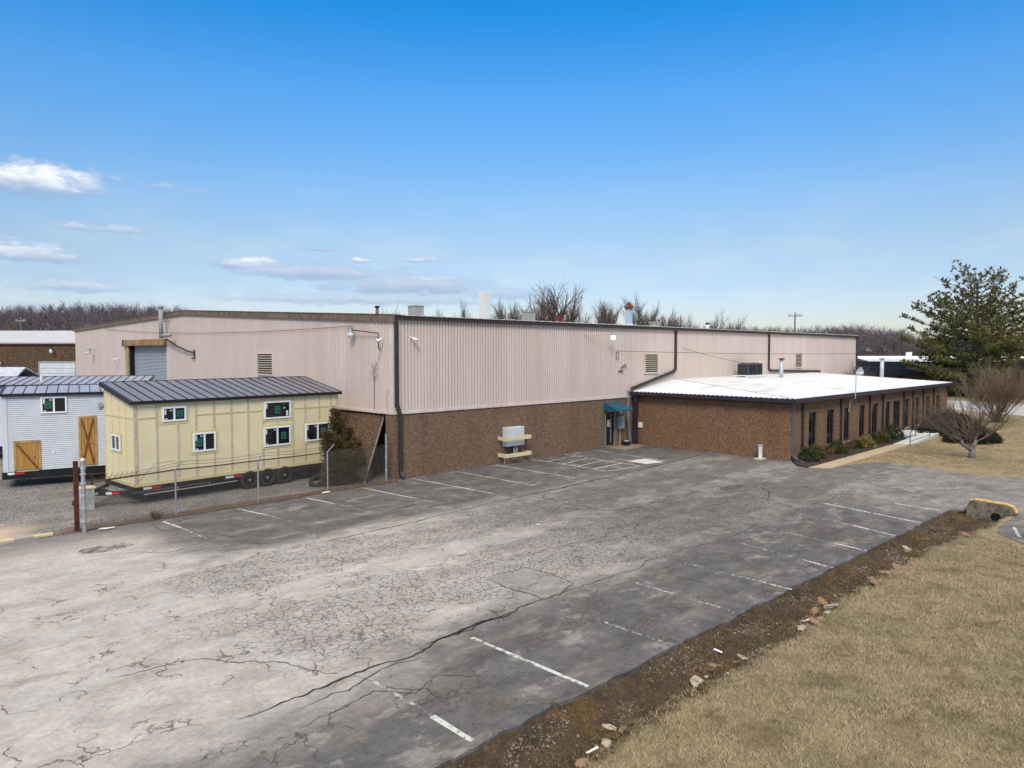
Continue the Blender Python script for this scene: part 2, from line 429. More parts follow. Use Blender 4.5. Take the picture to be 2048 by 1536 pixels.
ys = axis([(-900, -100, 100), (-100, -40, 5), (-40, -22, .3), (-22, -19, .075), (-19, 0, 1.5), (0, 100, 10), (100, 900, 100)])
g = MB(); nx, ny = len(xs), len(ys)
g.v = [(x, y, ground_h(x, y)) for y in ys for x in xs]
g.f = [(j * nx + i, j * nx + i + 1, (j + 1) * nx + i + 1, (j + 1) * nx + i) for j in range(ny - 1) for i in range(nx - 1)]
g.mi = [0] * len(g.f)

def grass_cols(k, p):
    n = k.noise(p, .42, 7, .66); n2 = k.noise(p, 3.2, 5, .65); n3 = k.noise(p, 38, 3, .7)
    c = k.mix(k.smooth(n, .38, .62), (.315, .25, .15), (.205, .178, .098))
    c = k.mix(k.smooth(n2, .40, .68, 0, .75), c, (.37, .30, .185))
    c = k.mix(k.smooth(k.noise(k.map(p, (1, 1, 1), loc=(4, 9, 0)), 1.1, 6, .65), .50, .70, 0, .68), c, (.15, .112, .072))
    c = k.mix(k.smooth(n3, .35, .7, .5, 0), c, (.18, .13, .065))
    return c
def mk_ground():
    k = NT('dry_grass_and_ditch_soil'); p = k.pos(); x, y, z = k.sep(p)
    gc = grass_cols(k, p)
    wob = k.math('MULTIPLY_ADD', k.noise(p, 1.9, 8, .75), 1.3, -.65)
    yy = k.math('ADD', y, wob)
    lim = k.math('ADD', k.smooth(x, 2, 11, 0, -.55), -20.95)
    dirt = k.math('MULTIPLY', k.smooth(k.math('SUBTRACT', yy, lim), -.22, .12), k.smooth(x, 12.3, 12.0))
    dirt = k.math('MULTIPLY', dirt, k.smooth(y, -18.6, -18.8))
    n = k.noise(p, 2.2, 6, .7); n2 = k.noise(p, 17, 4, .7)
    dc = k.mix(k.smooth(n, .3, .7), (.058, .041, .029), (.135, .092, .057))
    dc = k.mix(k.smooth(k.noise(p, 1.1, 5, .6), .52, .68, 0, .75), dc, (.155, .085, .032))
    dc = k.mix(k.smooth(k.noise(k.map(p, loc=(7, 3, 0)), 2.3, 5, .7), .55, .70, 0, .8), dc, (.135, .125, .040))
    v = k.vor(p, 44, out=1); vr = k.sep(v); vd = k.vor(p, 44)
    st = k.math('MULTIPLY', k.smooth(vr[0], .93, .95), k.smooth(k.noise(k.map(p, loc=(1, 5, 0)), .8, 4, .7), .40, .58))
    st = k.math('MULTIPLY', st, k.smooth(vd, .42, .34))
    dc = k.mix(st, dc, k.mix(vr[1], (.26, .21, .15), (.52, .47, .40)))
    dc = k.mix(k.smooth(n2, .35, .7, .7, 0), dc, (.045, .032, .022))
    c = k.mix(dirt, gc, dc)
    k.bump(k.math('ADD', k.noise(p, 26, 5, .7), k.math('MULTIPLY', st, .6)), .7, .05)
    return k.done(c, .95, 0, .1)
M['ground'] = mk_ground()
tag(g.build('ground', M['ground'], smooth=True), kind='structure')

# gravel yard
def mk_gravel():
    k = NT('grey_gravel'); p = k.pos(); x, y, z = k.sep(p)
    v = k.vor(p, 22, out=1); d = k.vor(p, 22); r = k.sep(v)
    c = k.ramp(r[0], [(0, (.085, .082, .078)), (.5, (.185, .178, .168)), (.85, (.27, .26, .245)), (1, (.45, .43, .40))])
    tr = k.noise(k.map(p, (.12, .75, 1), (0, 0, R(-14))), 1.6, 5, .6)
    c = k.mix(k.smooth(tr, .50, .66, 0, .7), c, (.32, .27, .20))
    b = k.noise(p, .5, 5, .6)
    c = k.mix(k.smooth(b, .35, .65, .5, 0), c, (.12, .115, .11))
    lt = k.math('MULTIPLY', k.smooth(k.math('ADD', x, k.math('MULTIPLY_ADD', b, 2.4, -1.2)), -13.6, -14.9), k.smooth(y, 3.0, .6))
    c = k.mix(lt, c, (.46, .385, .285))
    ed = k.math('MULTIPLY', k.smooth(k.math('ADD', y, k.math('MULTIPLY_ADD', k.noise(p, 1.5, 5), 1.2, -.6)), .30, -.35), k.smooth(x, -14.2, -13.0))
    c = k.mix(k.math('MULTIPLY', ed, .85), c, k.mix(k.noise(p, 9, 4, .7), (.05, .036, .024), (.19, .125, .07)))
    k.bump(k.math('SUBTRACT', 1.0, d), .8, .03)
    return k.done(c, .95, 0, .15)
M['gravel'] = mk_gravel()
b = MB()
edge = [(-60, -.62)]
x = -13.9
while x < -.1: edge.append((x, -.66 + .10 * mnoise.noise(Vector((x * 1.3, 0, 5))) + .07 * mnoise.noise(Vector((x * 5, 0, 8))) + (.20 if x > -5 else .06 * (x + 5) / 9))); x += .22
edge += [(0.02, -.3), (0.02, 4), (0.02, 62), (-60, 62)]
b.slab(edge, -.1, .022)
tag(b.build('gravel_yard', M['gravel']), kind='structure')

# asphalt
def mk_asphalt():
    k = NT('cracked_worn_asphalt'); p = k.pos(); x, y, z = k.sep(p)
    low = k.noise(k.map(p, (.6, 1, 1)), .55, 6, .64)
    med = k.noise(k.map(p, (.8, 1.0, 1)), 1.3, 8, .72)
    fine = k.noise(p, 9, 5, .7); grit = k.noise(p, 48, 3, .75)
    wy = k.math('ADD', y, k.math('MULTIPLY_ADD', low, 2.6, -1.3))
    lane = k.math('MULTIPLY', k.smooth(wy, -16.9, -14.6), k.smooth(k.math('SUBTRACT', wy, k.math('MULTIPLY', x, .03)), -5.6, -7.4))
    fade = k.smooth(x, -8.0, 3.0, 1, .33)
    worn = k.math('MULTIPLY', lane, fade)
    lw = k.math('ADD', x, k.math('MULTIPLY_ADD', low, 4.0, -2.0))
    left = k.math('MULTIPLY', k.smooth(lw, -10.0, -12.4), k.smooth(wy, -18.4, -15.6))
    left = k.math('MULTIPLY', left, k.smooth(k.math('ADD', y, k.math('MULTIPLY_ADD', med, 3.0, -1.5)), -1.0, -3.6, .35, 1))
    worn = k.math('MAXIMUM', worn, left)
    drv = k.math('MULTIPLY', k.smooth(x, 7.0, 13.0), k.smooth(y, -5.5, -8.5, 0, .44))
    worn = k.math('MAXIMUM', worn, drv)
    wv = k.math('ADD', k.math('MULTIPLY', worn, .70), k.math('MULTIPLY_ADD', med, 1.0, -.40), clamp=True)
    c = k.ramp(wv, [(0, (.086, .083, .080)), (.22, (.142, .137, .131)), (.46, (.235, .220, .206)), (.74, (.392, .358, .326)), (1, (.540, .502, .462))])
    stx = k.noise(k.map(p, (.35, 1.0, 1), (0, 0, R(6))), 1.2, 7, .68)
    c = k.mix(k.smooth(stx, .53, .68, 0, .42), c, k.mix(.5, c, (.56, .46, .38)))
    c = k.mix(k.smooth(stx, .46, .30, 0, .45), c, k.mix(.6, c, (.10, .094, .088)))
    dn = k.noise(k.map(p, (.5, 1, 1), loc=(3, 1, 0)), 1.0, 7, .68)
    c = k.mix(k.smooth(dn, .54, .70, 0, .55), c, k.mix(.5, c, (.26, .175, .115)))
    c = k.mix(k.smooth(dn, .42, .30, 0, .6), c, k.mix(.6, c, (.07, .068, .066)))
    c = k.mix(k.math('MULTIPLY', wv, k.smooth(low, .45, .65, 0, .35)), c, k.mix(.5, c, (.53, .44, .38)))
    c = k.mix(k.math('MULTIPLY', wv, k.smooth(low, .48, .35, 0, .5)), c, k.mix(.5, c, (.46, .46, .45)))
    dp = k.noise(k.map(p, (.7, 1, 1), loc=(6, 2, 0)), .85, 8, .72)
    c = k.mix(k.smooth(dp, .555, .63, 0, .5), c, k.mix(k.noise(p, 6, 5, .7), (.24, .225, .21), (.44, .415, .385)))
    dvv = k.noisec(p, 2.2, 4)
    d1 = k.n('ShaderNodeVectorMath', {0: p, 1: k.n('ShaderNodeVectorMath', {0: dvv, 3: .22}, operation='SCALE')}, operation='ADD')
    d2 = k.n('ShaderNodeVectorMath', {0: p, 1: k.n('ShaderNodeVectorMath', {0: dvv, 3: .85}, operation='SCALE')}, operation='ADD')
    e1 = k.vor(k.map(d1, (.8, 1.2, 1)), 5.4, 'DISTANCE_TO_EDGE'); e2 = k.vor(d2, .95, 'DISTANCE_TO_EDGE')
    e0 = k.vor(k.map(d1, (.8, 1.2, 1)), 10.0, 'DISTANCE_TO_EDGE')
    pm = k.noise(k.map(p, (.45, .9, 1), loc=(2.4, 7.7, 0)), .75, 6, .66)
    band = k.math('MAXIMUM', k.smooth(k.math('ABSOLUTE', k.math('ADD', y, 9.0)), 1.9, .6), k.smooth(k.math('ABSOLUTE', k.math('ADD', y, 13.4)), 2.6, 1.0))
    lo = k.smooth(k.math('ADD', x, k.math('MULTIPLY_ADD', low, 5.0, -2.5)), -14.2, -11.8)
    m1 = k.math('MULTIPLY', k.smooth(k.math('MULTIPLY_ADD', band, .17, pm), .53, .63), lo)
    m1b = k.smooth(pm, .62, .68)
    m1 = k.math('MULTIPLY', k.math('MAXIMUM', m1, m1b), k.smooth(y, -5.8, -7.2))
    m2 = k.math('MULTIPLY', k.smooth(dn, .47, .57), k.smooth(y, -5.6, -6.6))
    brk = k.smooth(fine, .36, .56, .15, 1)
    k1 = k.math('MULTIPLY', k.math('MULTIPLY', k.math('MAXIMUM', k.smooth(e1, .095, .02), k.math('MULTIPLY', k.smooth(e0, .15, .04), k.smooth(k.math('MULTIPLY_ADD', x, .02, dn), .48, .58, 0, .8))), m1), brk); k2 = k.math('MULTIPLY', k.smooth(e2, .020, .006), m2)
    crack = k.math('MAXIMUM', k.math('MULTIPLY', k1, .78), k.math('MULTIPLY', k2, .75))
    c = k.mix(k.math('MULTIPLY', m1, .34), c, k.mix(.5, c, (.105, .096, .088)))
    c = k.mix(crack, c, (.05, .045, .04))
    c = k.mix(k.smooth(fine, .35, .65, .38, 0), c, k.mix(.55, c, (.04, .038, .036)))
    c = k.mix(k.smooth(grit, .52, .8, 0, .45), c, k.mix(.6, c, (.58, .55, .50)))
    c = k.mix(k.smooth(grit, .46, .25, 0, .5), c, (.03, .03, .03))
    k.bump(k.math('SUBTRACT', k.math('ADD', k.math('MULTIPLY', grit, .35), k.math('MULTIPLY', fine, .3)), crack), .5, .02)
    return k.done(c, .92, 0, .10)
M['asphalt'] = mk_asphalt()
b = MB()
pts = [(-60, -.7), (-13.9, -.75), (0.0, -.75 + .0), (0.0, 0.0), (18.62, 0.0), (18.62, -10.5), (17.3, -11.3), (17.05, -12.11), (17.73, -12.99), (19.3, -13.10), (21.5, -13.7), (21.9, -14.5), (21.3, -16.5), (20.67, -18.63), (21.1, -20.5), (22.5, -24), (25, -30), (26, -60),
       (4, -60), (4.2, -34), (5.2, -27), (6.6, -23.8), (7.4, -22.75), (8.4, -21.95), (9.4, -21.82), (11.75, -21.9), (11.75, -20.3), (11.3, -19.95)]
x = 11.1
ed = []
while x > -32: ed.append((x, ditch_edge(x) + .035 + .02 * random.uniform(-1, 1))); x -= .16
pts += ed + [(-60, -19.2)]
b.slab(pts, -.09, 0.0)
lot = tag(b.build('parking_lot', M['asphalt']), kind='structure')

def ribbon(mb, pts, w, z=.004, jit=.05, step=.12, seed=0, taper=True):
    P = []; rnd = random.Random(seed)
    for a, c in zip(pts, pts[1:]):
        L = math.hypot(c[0] - a[0], c[1] - a[1]); n = max(1, int(L / step))
        P += [(a[0] + (c[0] - a[0]) * i / n, a[1] + (c[1] - a[1]) * i / n) for i in range(n)]
    P.append(pts[-1]); m = len(P); vs = []; ox = rnd.uniform(0, 50)
    for i, q in enumerate(P):
        a = P[max(0, i - 1)]; c = P[min(m - 1, i + 1)]; dx_, dy_ = c[0] - a[0], c[1] - a[1]; L = math.hypot(dx_, dy_) or 1
        nx_, ny_ = -dy_ / L, dx_ / L
        o = jit * (mnoise.noise(Vector((i * step * 1.1 + ox, 0, 0))) * 2 + mnoise.noise(Vector((i * step * 5 + ox, 4, 0))))
        ww = w * (.45 + .9 * abs(mnoise.noise(Vector((i * step * 1.5 + ox, 9, 0)))) + rnd.uniform(0, .35))
        if taper: ww *= min(1, i / 6 + .15, (m - 1 - i) / 6 + .15)
        vs += [(q[0] + nx_ * (o - ww), q[1] + ny_ * (o - ww), z), (q[0] + nx_ * (o + ww), q[1] + ny_ * (o + ww), z)]
    mb.add(vs, [(2 * i, 2 * i + 2, 2 * i + 3, 2 * i + 1) for i in range(m - 1)])
M['crack'] = paint('dirt_filled_crack', (.030, .027, .024), .95, .4, 9)
ck = MB()
seam = [(17.5, -5.75), (13.59, -6.11), (9.6, -6.45), (5.76, -6.68), (2.61, -6.83)]
ribbon(ck, seam, .055, jit=.06, seed=1); ribbon(ck, [(2.9, -6.8), (-1, -7.0), (-4.96, -7.35), (-8, -7.5)], .030, jit=.06, seed=2)
ribbon(ck, [(-14.5, -16.2), (-12.37, -16.1), (-11.3, -16.15), (-8.61, -15.89), (-6.76, -15.76)], .032, jit=.11, seed=3)
ribbon(ck, [(-10.6, -15.95), (-8.0, -15.85)], .05, jit=.05, seed=13)
ribbon(ck, [(-6.7, -15.75), (-3.8, -15.95), (-1.51, -15.75)], .014, jit=.11, seed=4); ribbon(ck, [(-.2, -15.9), (2.2, -16.1), (4, -15.9)], .011, jit=.12, seed=24); ribbon(ck, [(5.5, -16.1), (8.0, -15.85), (11.9, -16.03)], .010, jit=.12, seed=25); ribbon(ck, [(-4.6, -12.9), (-1.5, -13.2), (2.5, -13.05), (6.5, -13.4)], .012, jit=.13, seed=26); ribbon(ck, [(-13.6, -16.6), (-12.2, -16.35), (-10.9, -16.4)], .02, jit=.10, seed=27)
ribbon(ck, [(2.7, -6.9), (1.9, -7.7), (1.75, -9.2), (1.76, -10.94), (3.1, -11.4), (4.88, -11.51), (7.41, -11.58)], .024, jit=.09, seed=5)
ribbon(ck, [(-6.75, -13.7), (-6.9, -14.8), (-6.93, -15.84), (-5.45, -15.64), (-5.3, -14.6), (-5.38, -13.74), (-6.71, -13.66)], .020, jit=.08, seed=6)
ribbon(ck, [(-14, -17.2), (-12.4, -16.9), (-11.9, -17.4), (-11.2, -17.2), (-10.6, -17.9)], .014, jit=.08, seed=7)
ribbon(ck, [(-12.4, -16.15), (-12.1, -17.0), (-11.7, -17.5), (-11.8, -18.3)], .012, jit=.08, seed=8)
ribbon(ck, [(-15.5, -13.0), (-14.0, -13.5), (-13.1, -14.6), (-12.4, -16.0)], .014, jit=.12, seed=9)
ribbon(ck, [(-13.2, -4.2), (-11.8, -5.2), (-10.4, -5.0), (-8.8, -6.8)], .016, jit=.12, seed=10)
ribbon(ck, [(-11.0, -1.3), (-10.9, -2.6), (-10.2, -3.6), (-9.6, -5.2)], .02, jit=.1, seed=11)
ribbon(ck, [(13.5, -18.5), (14.2, -16.5), (15.5, -15.2), (18.5, -15.6), (20.5, -17)], .02, jit=.1, seed=12)
ribbon(ck, [(7.2, -16.0), (7.8, -14.4), (9.4, -13.7), (10.6, -12.6)], .02, jit=.1, seed=14)
tag(ck.build('crack', M['crack'], lot))
M['patch'] = paint('grey_asphalt_patch', (.34, .325, .30), .9, .18, 2.5, dirt=((.17, .15, .13), .9), bump=.4)
def mk_worn(name, c, sc_, lo, hi):
    k = NT(name); p = k.pos()
    f = k.smooth(k.noise(k.map(p, (.6, 1, 1)), sc_, 7, .72), lo, hi, 0, .9)
    col = k.mix(k.noise(p, 14, 5, .7), tuple(x * .7 for x in c), tuple(x * 1.25 for x in c))
    s = k.done(col, .92, 0, .1)
    tr = k.N.new('ShaderNodeBsdfTransparent'); mx = k.N.new('ShaderNodeMixShader')
    k.L.new(f, mx.inputs[0]); k.L.new(tr.outputs[0], mx.inputs[1]); k.L.new(k.bsdf.outputs[0], mx.inputs[2]); k.L.new(mx.outputs[0], k.out.inputs[0])
    return s
def blob(mb, cx, cy, rx, ry, z, seed, n=28):
    rnd = random.Random(seed); vs = []
    for i in range(n):
        t = 2 * math.pi * i / n; q = 1 + .30 * mnoise.noise(Vector((math.cos(t) * 1.6 + seed, math.sin(t) * 1.6, 0))) + .08 * rnd.uniform(-1, 1)
        vs.append((cx + rx * q * math.cos(t), cy + ry * q * math.sin(t), z))
    mb.add(vs, [tuple(range(n))])
PATCHPTS = [(-6.72, -13.7, .0025), (-6.80, -14.3, .0025), (-6.95, -14.9, .0025), (-6.88, -15.3, .0025), (-6.90, -15.8, .0025), (-6.2, -15.74, .0025), (-5.5, -15.6, .0025), (-5.3, -15.1, .0025), (-5.35, -14.6, .0025), (-5.3, -14.1, .0025), (-5.42, -13.8, .0025), (-6.1, -13.68, .0025)]
M['patch'] = mk_worn('grey_asphalt_patch', (.335, .315, .285), 2.6, .34, .62); M['mud'] = mk_worn('mud_stain', (.13, .092, .062), 3.2, .40, .66)
b = MB(); b.add(PATCHPTS, [tuple(range(12))]); b.build('asphalt_patch', M['patch'], lot)
b = MB(); blob(b, -13.0, -3.5, .85, .45, .003, 3); blob(b, 8.9, -1.2, 1.1, .62, .003, 5); blob(b, 9.4, -12.0, .9, .35, .003, 9)
b.build('mud_patch', M['mud'], lot)
b = MB(); blob(b, 8.1, -1.0, .7, .35, .006, 11); b.build('gravel_patch', M['gravel'], lot)

# parking lines: worn paint lets the asphalt show through
def mk_line(name, c, lo, hi):
    k = NT(name); p = k.pos()
    n = k.math('MULTIPLY_ADD', k.noise(p, 1.3, 3), .45, k.math('MULTIPLY_ADD', k.noise(p, 8, 6, .75), 1.0, -.20)); f = k.smooth(n, lo, hi, 0, .85)
    s = k.done(c, .75, 0, .2)
    tr = k.N.new('ShaderNodeBsdfTransparent'); mx = k.N.new('ShaderNodeMixShader')
    k.L.new(f, mx.inputs[0]); k.L.new(tr.outputs[0], mx.inputs[1]); k.L.new(k.bsdf.outputs[0], mx.inputs[2]); k.L.new(mx.outputs[0], k.out.inputs[0])
    return s
M['line'] = mk_line('worn_white_line', (.60, .60, .57), .40, .53)
M['faint'] = mk_line('almost_gone_white_line', (.45, .45, .42), .50, .63)
def line(a, c, w=.09, mat='line'):
    b = MB(); a = Vector((*a, .005)); c = Vector((*c, .005)); dd = (c - a).normalized(); nn = Vector((-dd.y, dd.x, 0)) * w / 2
    n = max(2, int((c - a).length / .3)); vs = []
    for i in range(n + 1):
        q = a.lerp(c, i / n); j = random.uniform(.85, 1.1)
        vs += [q - nn * j, q + nn * j]
    b.add(vs, [(2 * i, 2 * i + 2, 2 * i + 3, 2 * i + 1) for i in range(n)])
    b.build('painted_line', M[mat], lot)
for xw, x2, y1, y2, ext in [(-10.55, -10.44, -1.11, -2.5, -4.5), (-7.82, -7.5, -1.0, -2.85, -5), (-4.98, -4.72, -.93, -2.85, -5), (-2.16, -1.9, -.71, -3.95, -5.6),
                            (.79, 1.04, -.32, -5.58, 0), (3.55, 3.58, -.28, -5.56, 0), (6.36, 6.33, -.16, -5.6, 0), (9.15, 8.9, .0, -5.54, 0), (11.89, 11.5, -.05, -5.71, 0), (14.55, 13.85, -.05, -5.62, 0)]:
    y1 = min(y1, -.08)
    line((xw, y1), (x2, y2))
    if ext: line((x2, y2), (x2 + (x2 - xw) * .5, ext), .10, 'faint')
for a, c in [((9.1, -1.25), (11.75, -1.0)), ((9.05, -2.4), (11.7, -2.0)), ((9.0, -3.5), (11.65, -3.1)), ((8.95, -4.6), (11.55, -4.4)), ((9.0, -5.5), (11.5, -5.65))]: line(a, c, .09)
for xa, ya, xb, yb, w_ in [(-12.24, -19.35, -12.21, -18.3, .11), (-9.61, -19.42, -9.63, -16.35, .10), (-1.98, -19.7, -1.93, -18.8, .09), (.58, -19.7, .75, -18.85, .09), (3.03, -19.75, 3.2, -18.76, .10),
                           (5.53, -19.75, 6.0, -18.3, .11), (8.04, -19.8, 8.93, -16.17, .11), (10.74, -19.7, 10.87, -18.1, .10)]: line((xa, ya), (xb, yb), w_)
for xa, ya, xb, yb in [(-12.2, -18.3, -12.2, -16.6), (-1.93, -18.8, -1.9, -16.6), (.75, -18.85, 1.2, -16.6), (3.2, -18.7, 3.6, -16.5), (6, -18.3, 6.4, -16.3), (-4.4, -19.6, -4.3, -16.6), (-7.0, -19.5, -7.0, -17.5), (12.8, -3.3, 12.0, -5.9)]: line((xa, ya), (xb, yb), .09, 'faint')
line((8.2, -22.6), (9.6, -22.2), .1)
b = MB(); b.add([(12.35, -4.15, .005), (12.25, -5.55, .005), (13.5, -5.75, .005), (13.8, -4.35, .005)], [(0, 1, 2, 3)])
b.build('painted_rectangle', mk_line('worn_white_square', (.62, .62, .60), .30, .42), lot)
b = MB()
ribbon(b, [(12.9 + .33 * math.cos(t), -5.05 + .36 * math.sin(t)) for t in [R(150 + 25 * i) for i in range(11)]], .06, .009, .01, .08, 3, False)
ribbon(b, [(13.0, -4.45), (12.98, -4.85), (13.3, -4.95), (13.4, -5.3)], .06, .0095, .01, .08, 4, False)
b.build('painted_symbol', mk_line('faded_blue_symbol', (.50, .57, .62), .40, .56), lot)

# walk, ramp, beds and slabs
b = MB(); b.slab([(17.05, -12.11), (17.73, -12.99), (31.0, -12.86), (29.94, -12.0)], -.1, .03); tag(b.build('walkway', M['tanwalk']), kind='structure')
b = MB(); b.slab([(29.97, -12.02), (31.02, -12.88), (37.9, -12.75), (37.9, -10.42), (34.4, -10.42), (34.4, -12.0)], -.1, [.04, .04, .26, .26, .26, .2]); tag(b.build('ramp_pavement', M['concretelight']), kind='structure')
M['mulch'] = paint('dark_mulch', (.045, .030, .024), .95, .45, 7, dirt=((.12, .08, .05), .6), bump=.8)
b = MB(); b.slab([(17.4, -11.35), (18.8, -10.45), (34.38, -10.45), (34.38, -11.98), (29.8, -11.98), (17.15, -12.06)], -.1, .05); tag(b.build('mulch_soil', M['mulch']), kind='structure')
b = MB(); b.slab([(15.9, -.02), (15.8, -1.5), (17.3, -1.42), (18.5, -1.1), (18.5, -.02)], -.05, .035); tag(b.build('doorstep_pavement', M['tanslab']), kind='structure')
b = MB(); b.slab([(80.5, -1.5), (79.5, -14), (60, -15.2), (66, -5)], -.05, .03); b.slab([(79.4, -14), (110, -60), (90, -60), (60.1, -15.2)], -.05, .03)
M['road'] = paint('pale_road', (.36, .35, .34), .9, .08, .5)
tag(b.build('road', M['road']), kind='structure')
# ------------------------------------------------------------------ walls
def wall_holes(mb, axis, fixed, u0, u1, z0, z1, holes, depth, out):
    """wall face on x=fixed ('x') or y=fixed ('y') with openings; depth = reveal going inward (away from out=+-1)"""
    us = sorted({u0, u1, *[h[0] for h in holes], *[h[1] for h in holes]}); zs = sorted({z0, z1, *[h[2] for h in holes], *[h[3] for h in holes]})
    P = (lambda u, z, q=0: (fixed - out * q, u, z)) if axis == 'x' else (lambda u, z, q=0: (u, fixed - out * q, z))
    for a, b_ in zip(us, us[1:]):
        for c, d_ in zip(zs, zs[1:]):
            um, zm = (a + b_) / 2, (c + d_) / 2
            if any(h[0] < um < h[1] and h[2] < zm < h[3] for h in holes): continue
            mb.quad(P(a, c), P(b_, c), P(b_, d_), P(a, d_))
    for (a, b_, c, d_) in holes:
        mb.quad(P(a, c), P(a, c, depth), P(a, d_, depth), P(a, d_)); mb.quad(P(b_, c), P(b_, d_), P(b_, d_, depth), P(b_, c, depth))
        mb.quad(P(a, d_), P(a, d_, depth), P(b_, d_, depth), P(b_, d_)); mb.quad(P(a, c), P(b_, c), P(b_, c, depth), P(a, c, depth))
def corrugate(mb, pos, u0, u1, zb, zt, pitch=.19, depth=.045):
    """ribbed sheet; pos(u, q) gives the plan point q metres in from the outer face"""
    prof = [(0, 0), (.66, 0), (.74, 1), (.92, 1)]
    n = int((u1 - u0) / pitch); us = []
    for i in range(n + 1):
        for f, q in prof:
            u = u0 + (i + f) * pitch
            if u < u1: us.append((u, q * depth))
    us.append((u1, 0)); vs = []
    for u, q in us:
        x, y = pos(u, q); vs += [(x, y, zb(u)), (x, y, zt(u))]
    mb.add(vs, [(2 * i, 2 * i + 2, 2 * i + 3, 2 * i + 1) for i in range(len(us) - 1)])

# ---- warehouse
GP = [(0.0, 7.60), (25.4, 8.86), (54.3, 8.27)]
def gtop(y):
    for (a, za), (b_, zb) in zip(GP, GP[1:]):
        if y <= b_: return za + (zb - za) * (y - a) / (b_ - a)
    return GP[-1][1]
wh = thing('warehouse', 'long warehouse of pale pink ribbed metal over brown pebble walls', 'building', (0, 0, 0))
b = MB(); wall_holes(b, 'y', 0.0, 0.0, 18.68, -.1, 3.06, [(15.82, 16.80, .06, 2.26)], .12, -1); b.build('lower_wall', M['agg'], wh)
b = MB(); b.quad((.32, 54.3, -.1), (.32, 2.2, -.1), (.32, 2.2, 3.06), (.32, 54.3, 3.06)); b.quad((.32, 2.2, -.1), (2.6, 2.2, -.1), (2.6, 2.2, 3.06), (.32, 2.2, 3.06)); b.quad((2.6, 2.2, -.1), (2.6, .62, -.1), (2.6, .62, 3.06), (2.6, 2.2, 3.06)); b.quad((2.6, .62, -.1), (.35, .62, -.1), (.35, .62, 3.06), (2.6, .62, 3.06)); b.quad((-.0, .62, 3.06), (2.6, .62, 3.06), (2.6, 2.2, 3.06), (-.0, 2.2, 3.06)); b.build('end_wall', M['agg3'], wh)  # darker pebble mix paints in the shade of the recess
b = MB(); b.box(-.02, .35, .003, .62, -.1, 3.05); b.build('corner_pier', M['agg'], wh)
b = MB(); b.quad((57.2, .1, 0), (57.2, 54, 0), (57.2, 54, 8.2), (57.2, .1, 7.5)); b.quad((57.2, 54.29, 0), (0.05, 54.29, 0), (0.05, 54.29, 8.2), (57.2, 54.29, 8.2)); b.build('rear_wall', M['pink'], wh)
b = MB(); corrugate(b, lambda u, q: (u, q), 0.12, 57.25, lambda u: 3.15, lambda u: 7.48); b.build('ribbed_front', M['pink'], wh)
b = MB()
def gz0(y): return 6.95 if 28.98 < y < 38.3 else (.2 if y > 28 else 3.15)
# left of the door the sheets run to the ground
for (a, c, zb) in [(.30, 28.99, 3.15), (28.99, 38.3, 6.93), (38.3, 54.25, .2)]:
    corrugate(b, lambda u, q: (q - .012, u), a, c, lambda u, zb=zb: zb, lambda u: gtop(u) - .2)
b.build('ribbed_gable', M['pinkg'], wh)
b = MB(); b.box(-.03, .30, -.02, .30, 3.1, 7.45); b.build('corner_trim', M['trimpink'], wh)
b = MB(); b.box(.0, 18.66, -.06, .05, 3.03, 3.15); b.box(-.07, .02, .0, 28.9, 3.03, 3.15); b.build('flashing', M['trimpink'], wh)
b = MB()
for (a, za), (c, zc) in zip(GP, GP[1:]):
    for s in (0, 1):
        pass
    y0 = a - (.12 if a == 0 else 0); y1 = c + (.15 if c > 50 else 0)
    for (xa, xb, o0, o1) in [(-.12, .05, -.30, .02), (-.15, .4, .021, .06)]:
        vs = [(xa, y0, za + o0), (xb, y0, za + o0), (xb, y0, za + o1), (xa, y0, za + o1), (xa, y1, zc + o0), (xb, y1, zc + o0), (xb, y1, zc + o1), (xa, y1, zc + o1)]
        b.add(vs, [(0, 1, 2, 3), (7, 6, 5, 4), (0, 4, 5, 1), (1, 5, 6, 2), (2, 6, 7, 3), (3, 7, 4, 0)])
b.build('fascia', M['fascia'], wh)
b = MB(); b.quad((.1, -.2, 7.6), (57.4, -.2, 7.6), (57.4, 25.4, 8.87), (.1, 25.4, 8.87)); b.quad((.1, 25.4, 8.87), (57.4, 25.4, 8.87), (57.4, 54.4, 8.28), (.1, 54.4, 8.28))
for i in range(96):
    xx = .5 + i * .595; b.box(xx, xx + .06, -.22, .4, 7.612, 7.66)
roof = b.build('roof', M['mainroof'], wh)
b = MB(); b.box(.02, 57.42, -.17, -.02, 7.42, 7.60); b.box(.0, 57.44, -.19, -.17, 7.56, 7.61); b.build('gutter', M['brownmetal'], wh)
def downspout(pts, w=.13, mat='brownmetal', parent=wh, d=.10):
    b = MB()
    for p, q in zip(pts, pts[1:]):
        b.bar(p, q, w, d, (0, -1, 0))
    for p in pts[1:-1]: b.box(p[0] - w * .52, p[0] + w * .52, p[1] - d * .53, p[1] + d * .53, p[2] - w * .52, p[2] + w * .52)
    return b.build('downspout', M[mat], parent, bevel=.012)
downspout([(.12, -.10, 7.42), (.12, -.10, 3.5), (.26, -.16, 3.0), (.26, -.16, .35), (.30, -.38, .10)], .17, 'brownmetal', wh, .13)
downspout([(23.53, -.08, 7.42), (23.53, -.08, 4.75), (23.2, -.10, 4.58), (18.6, -.10, 3.62), (18.25, -.10, 3.55)], .19)
downspout([(18.25, -.10, 3.60), (18.05, -.10, 3.42), (18.05, -.10, 1.4), (18.22, -.16, .1)], .14, 'galv')
downspout([(37.6, -.08, 7.42), (37.6, -.08, 4.52), (38.0, -.08, 4.40), (48.0, -.10, 4.14)], .19)
downspout([(57.15, -.08, 7.42), (57.15, -.08, .3)], .2)
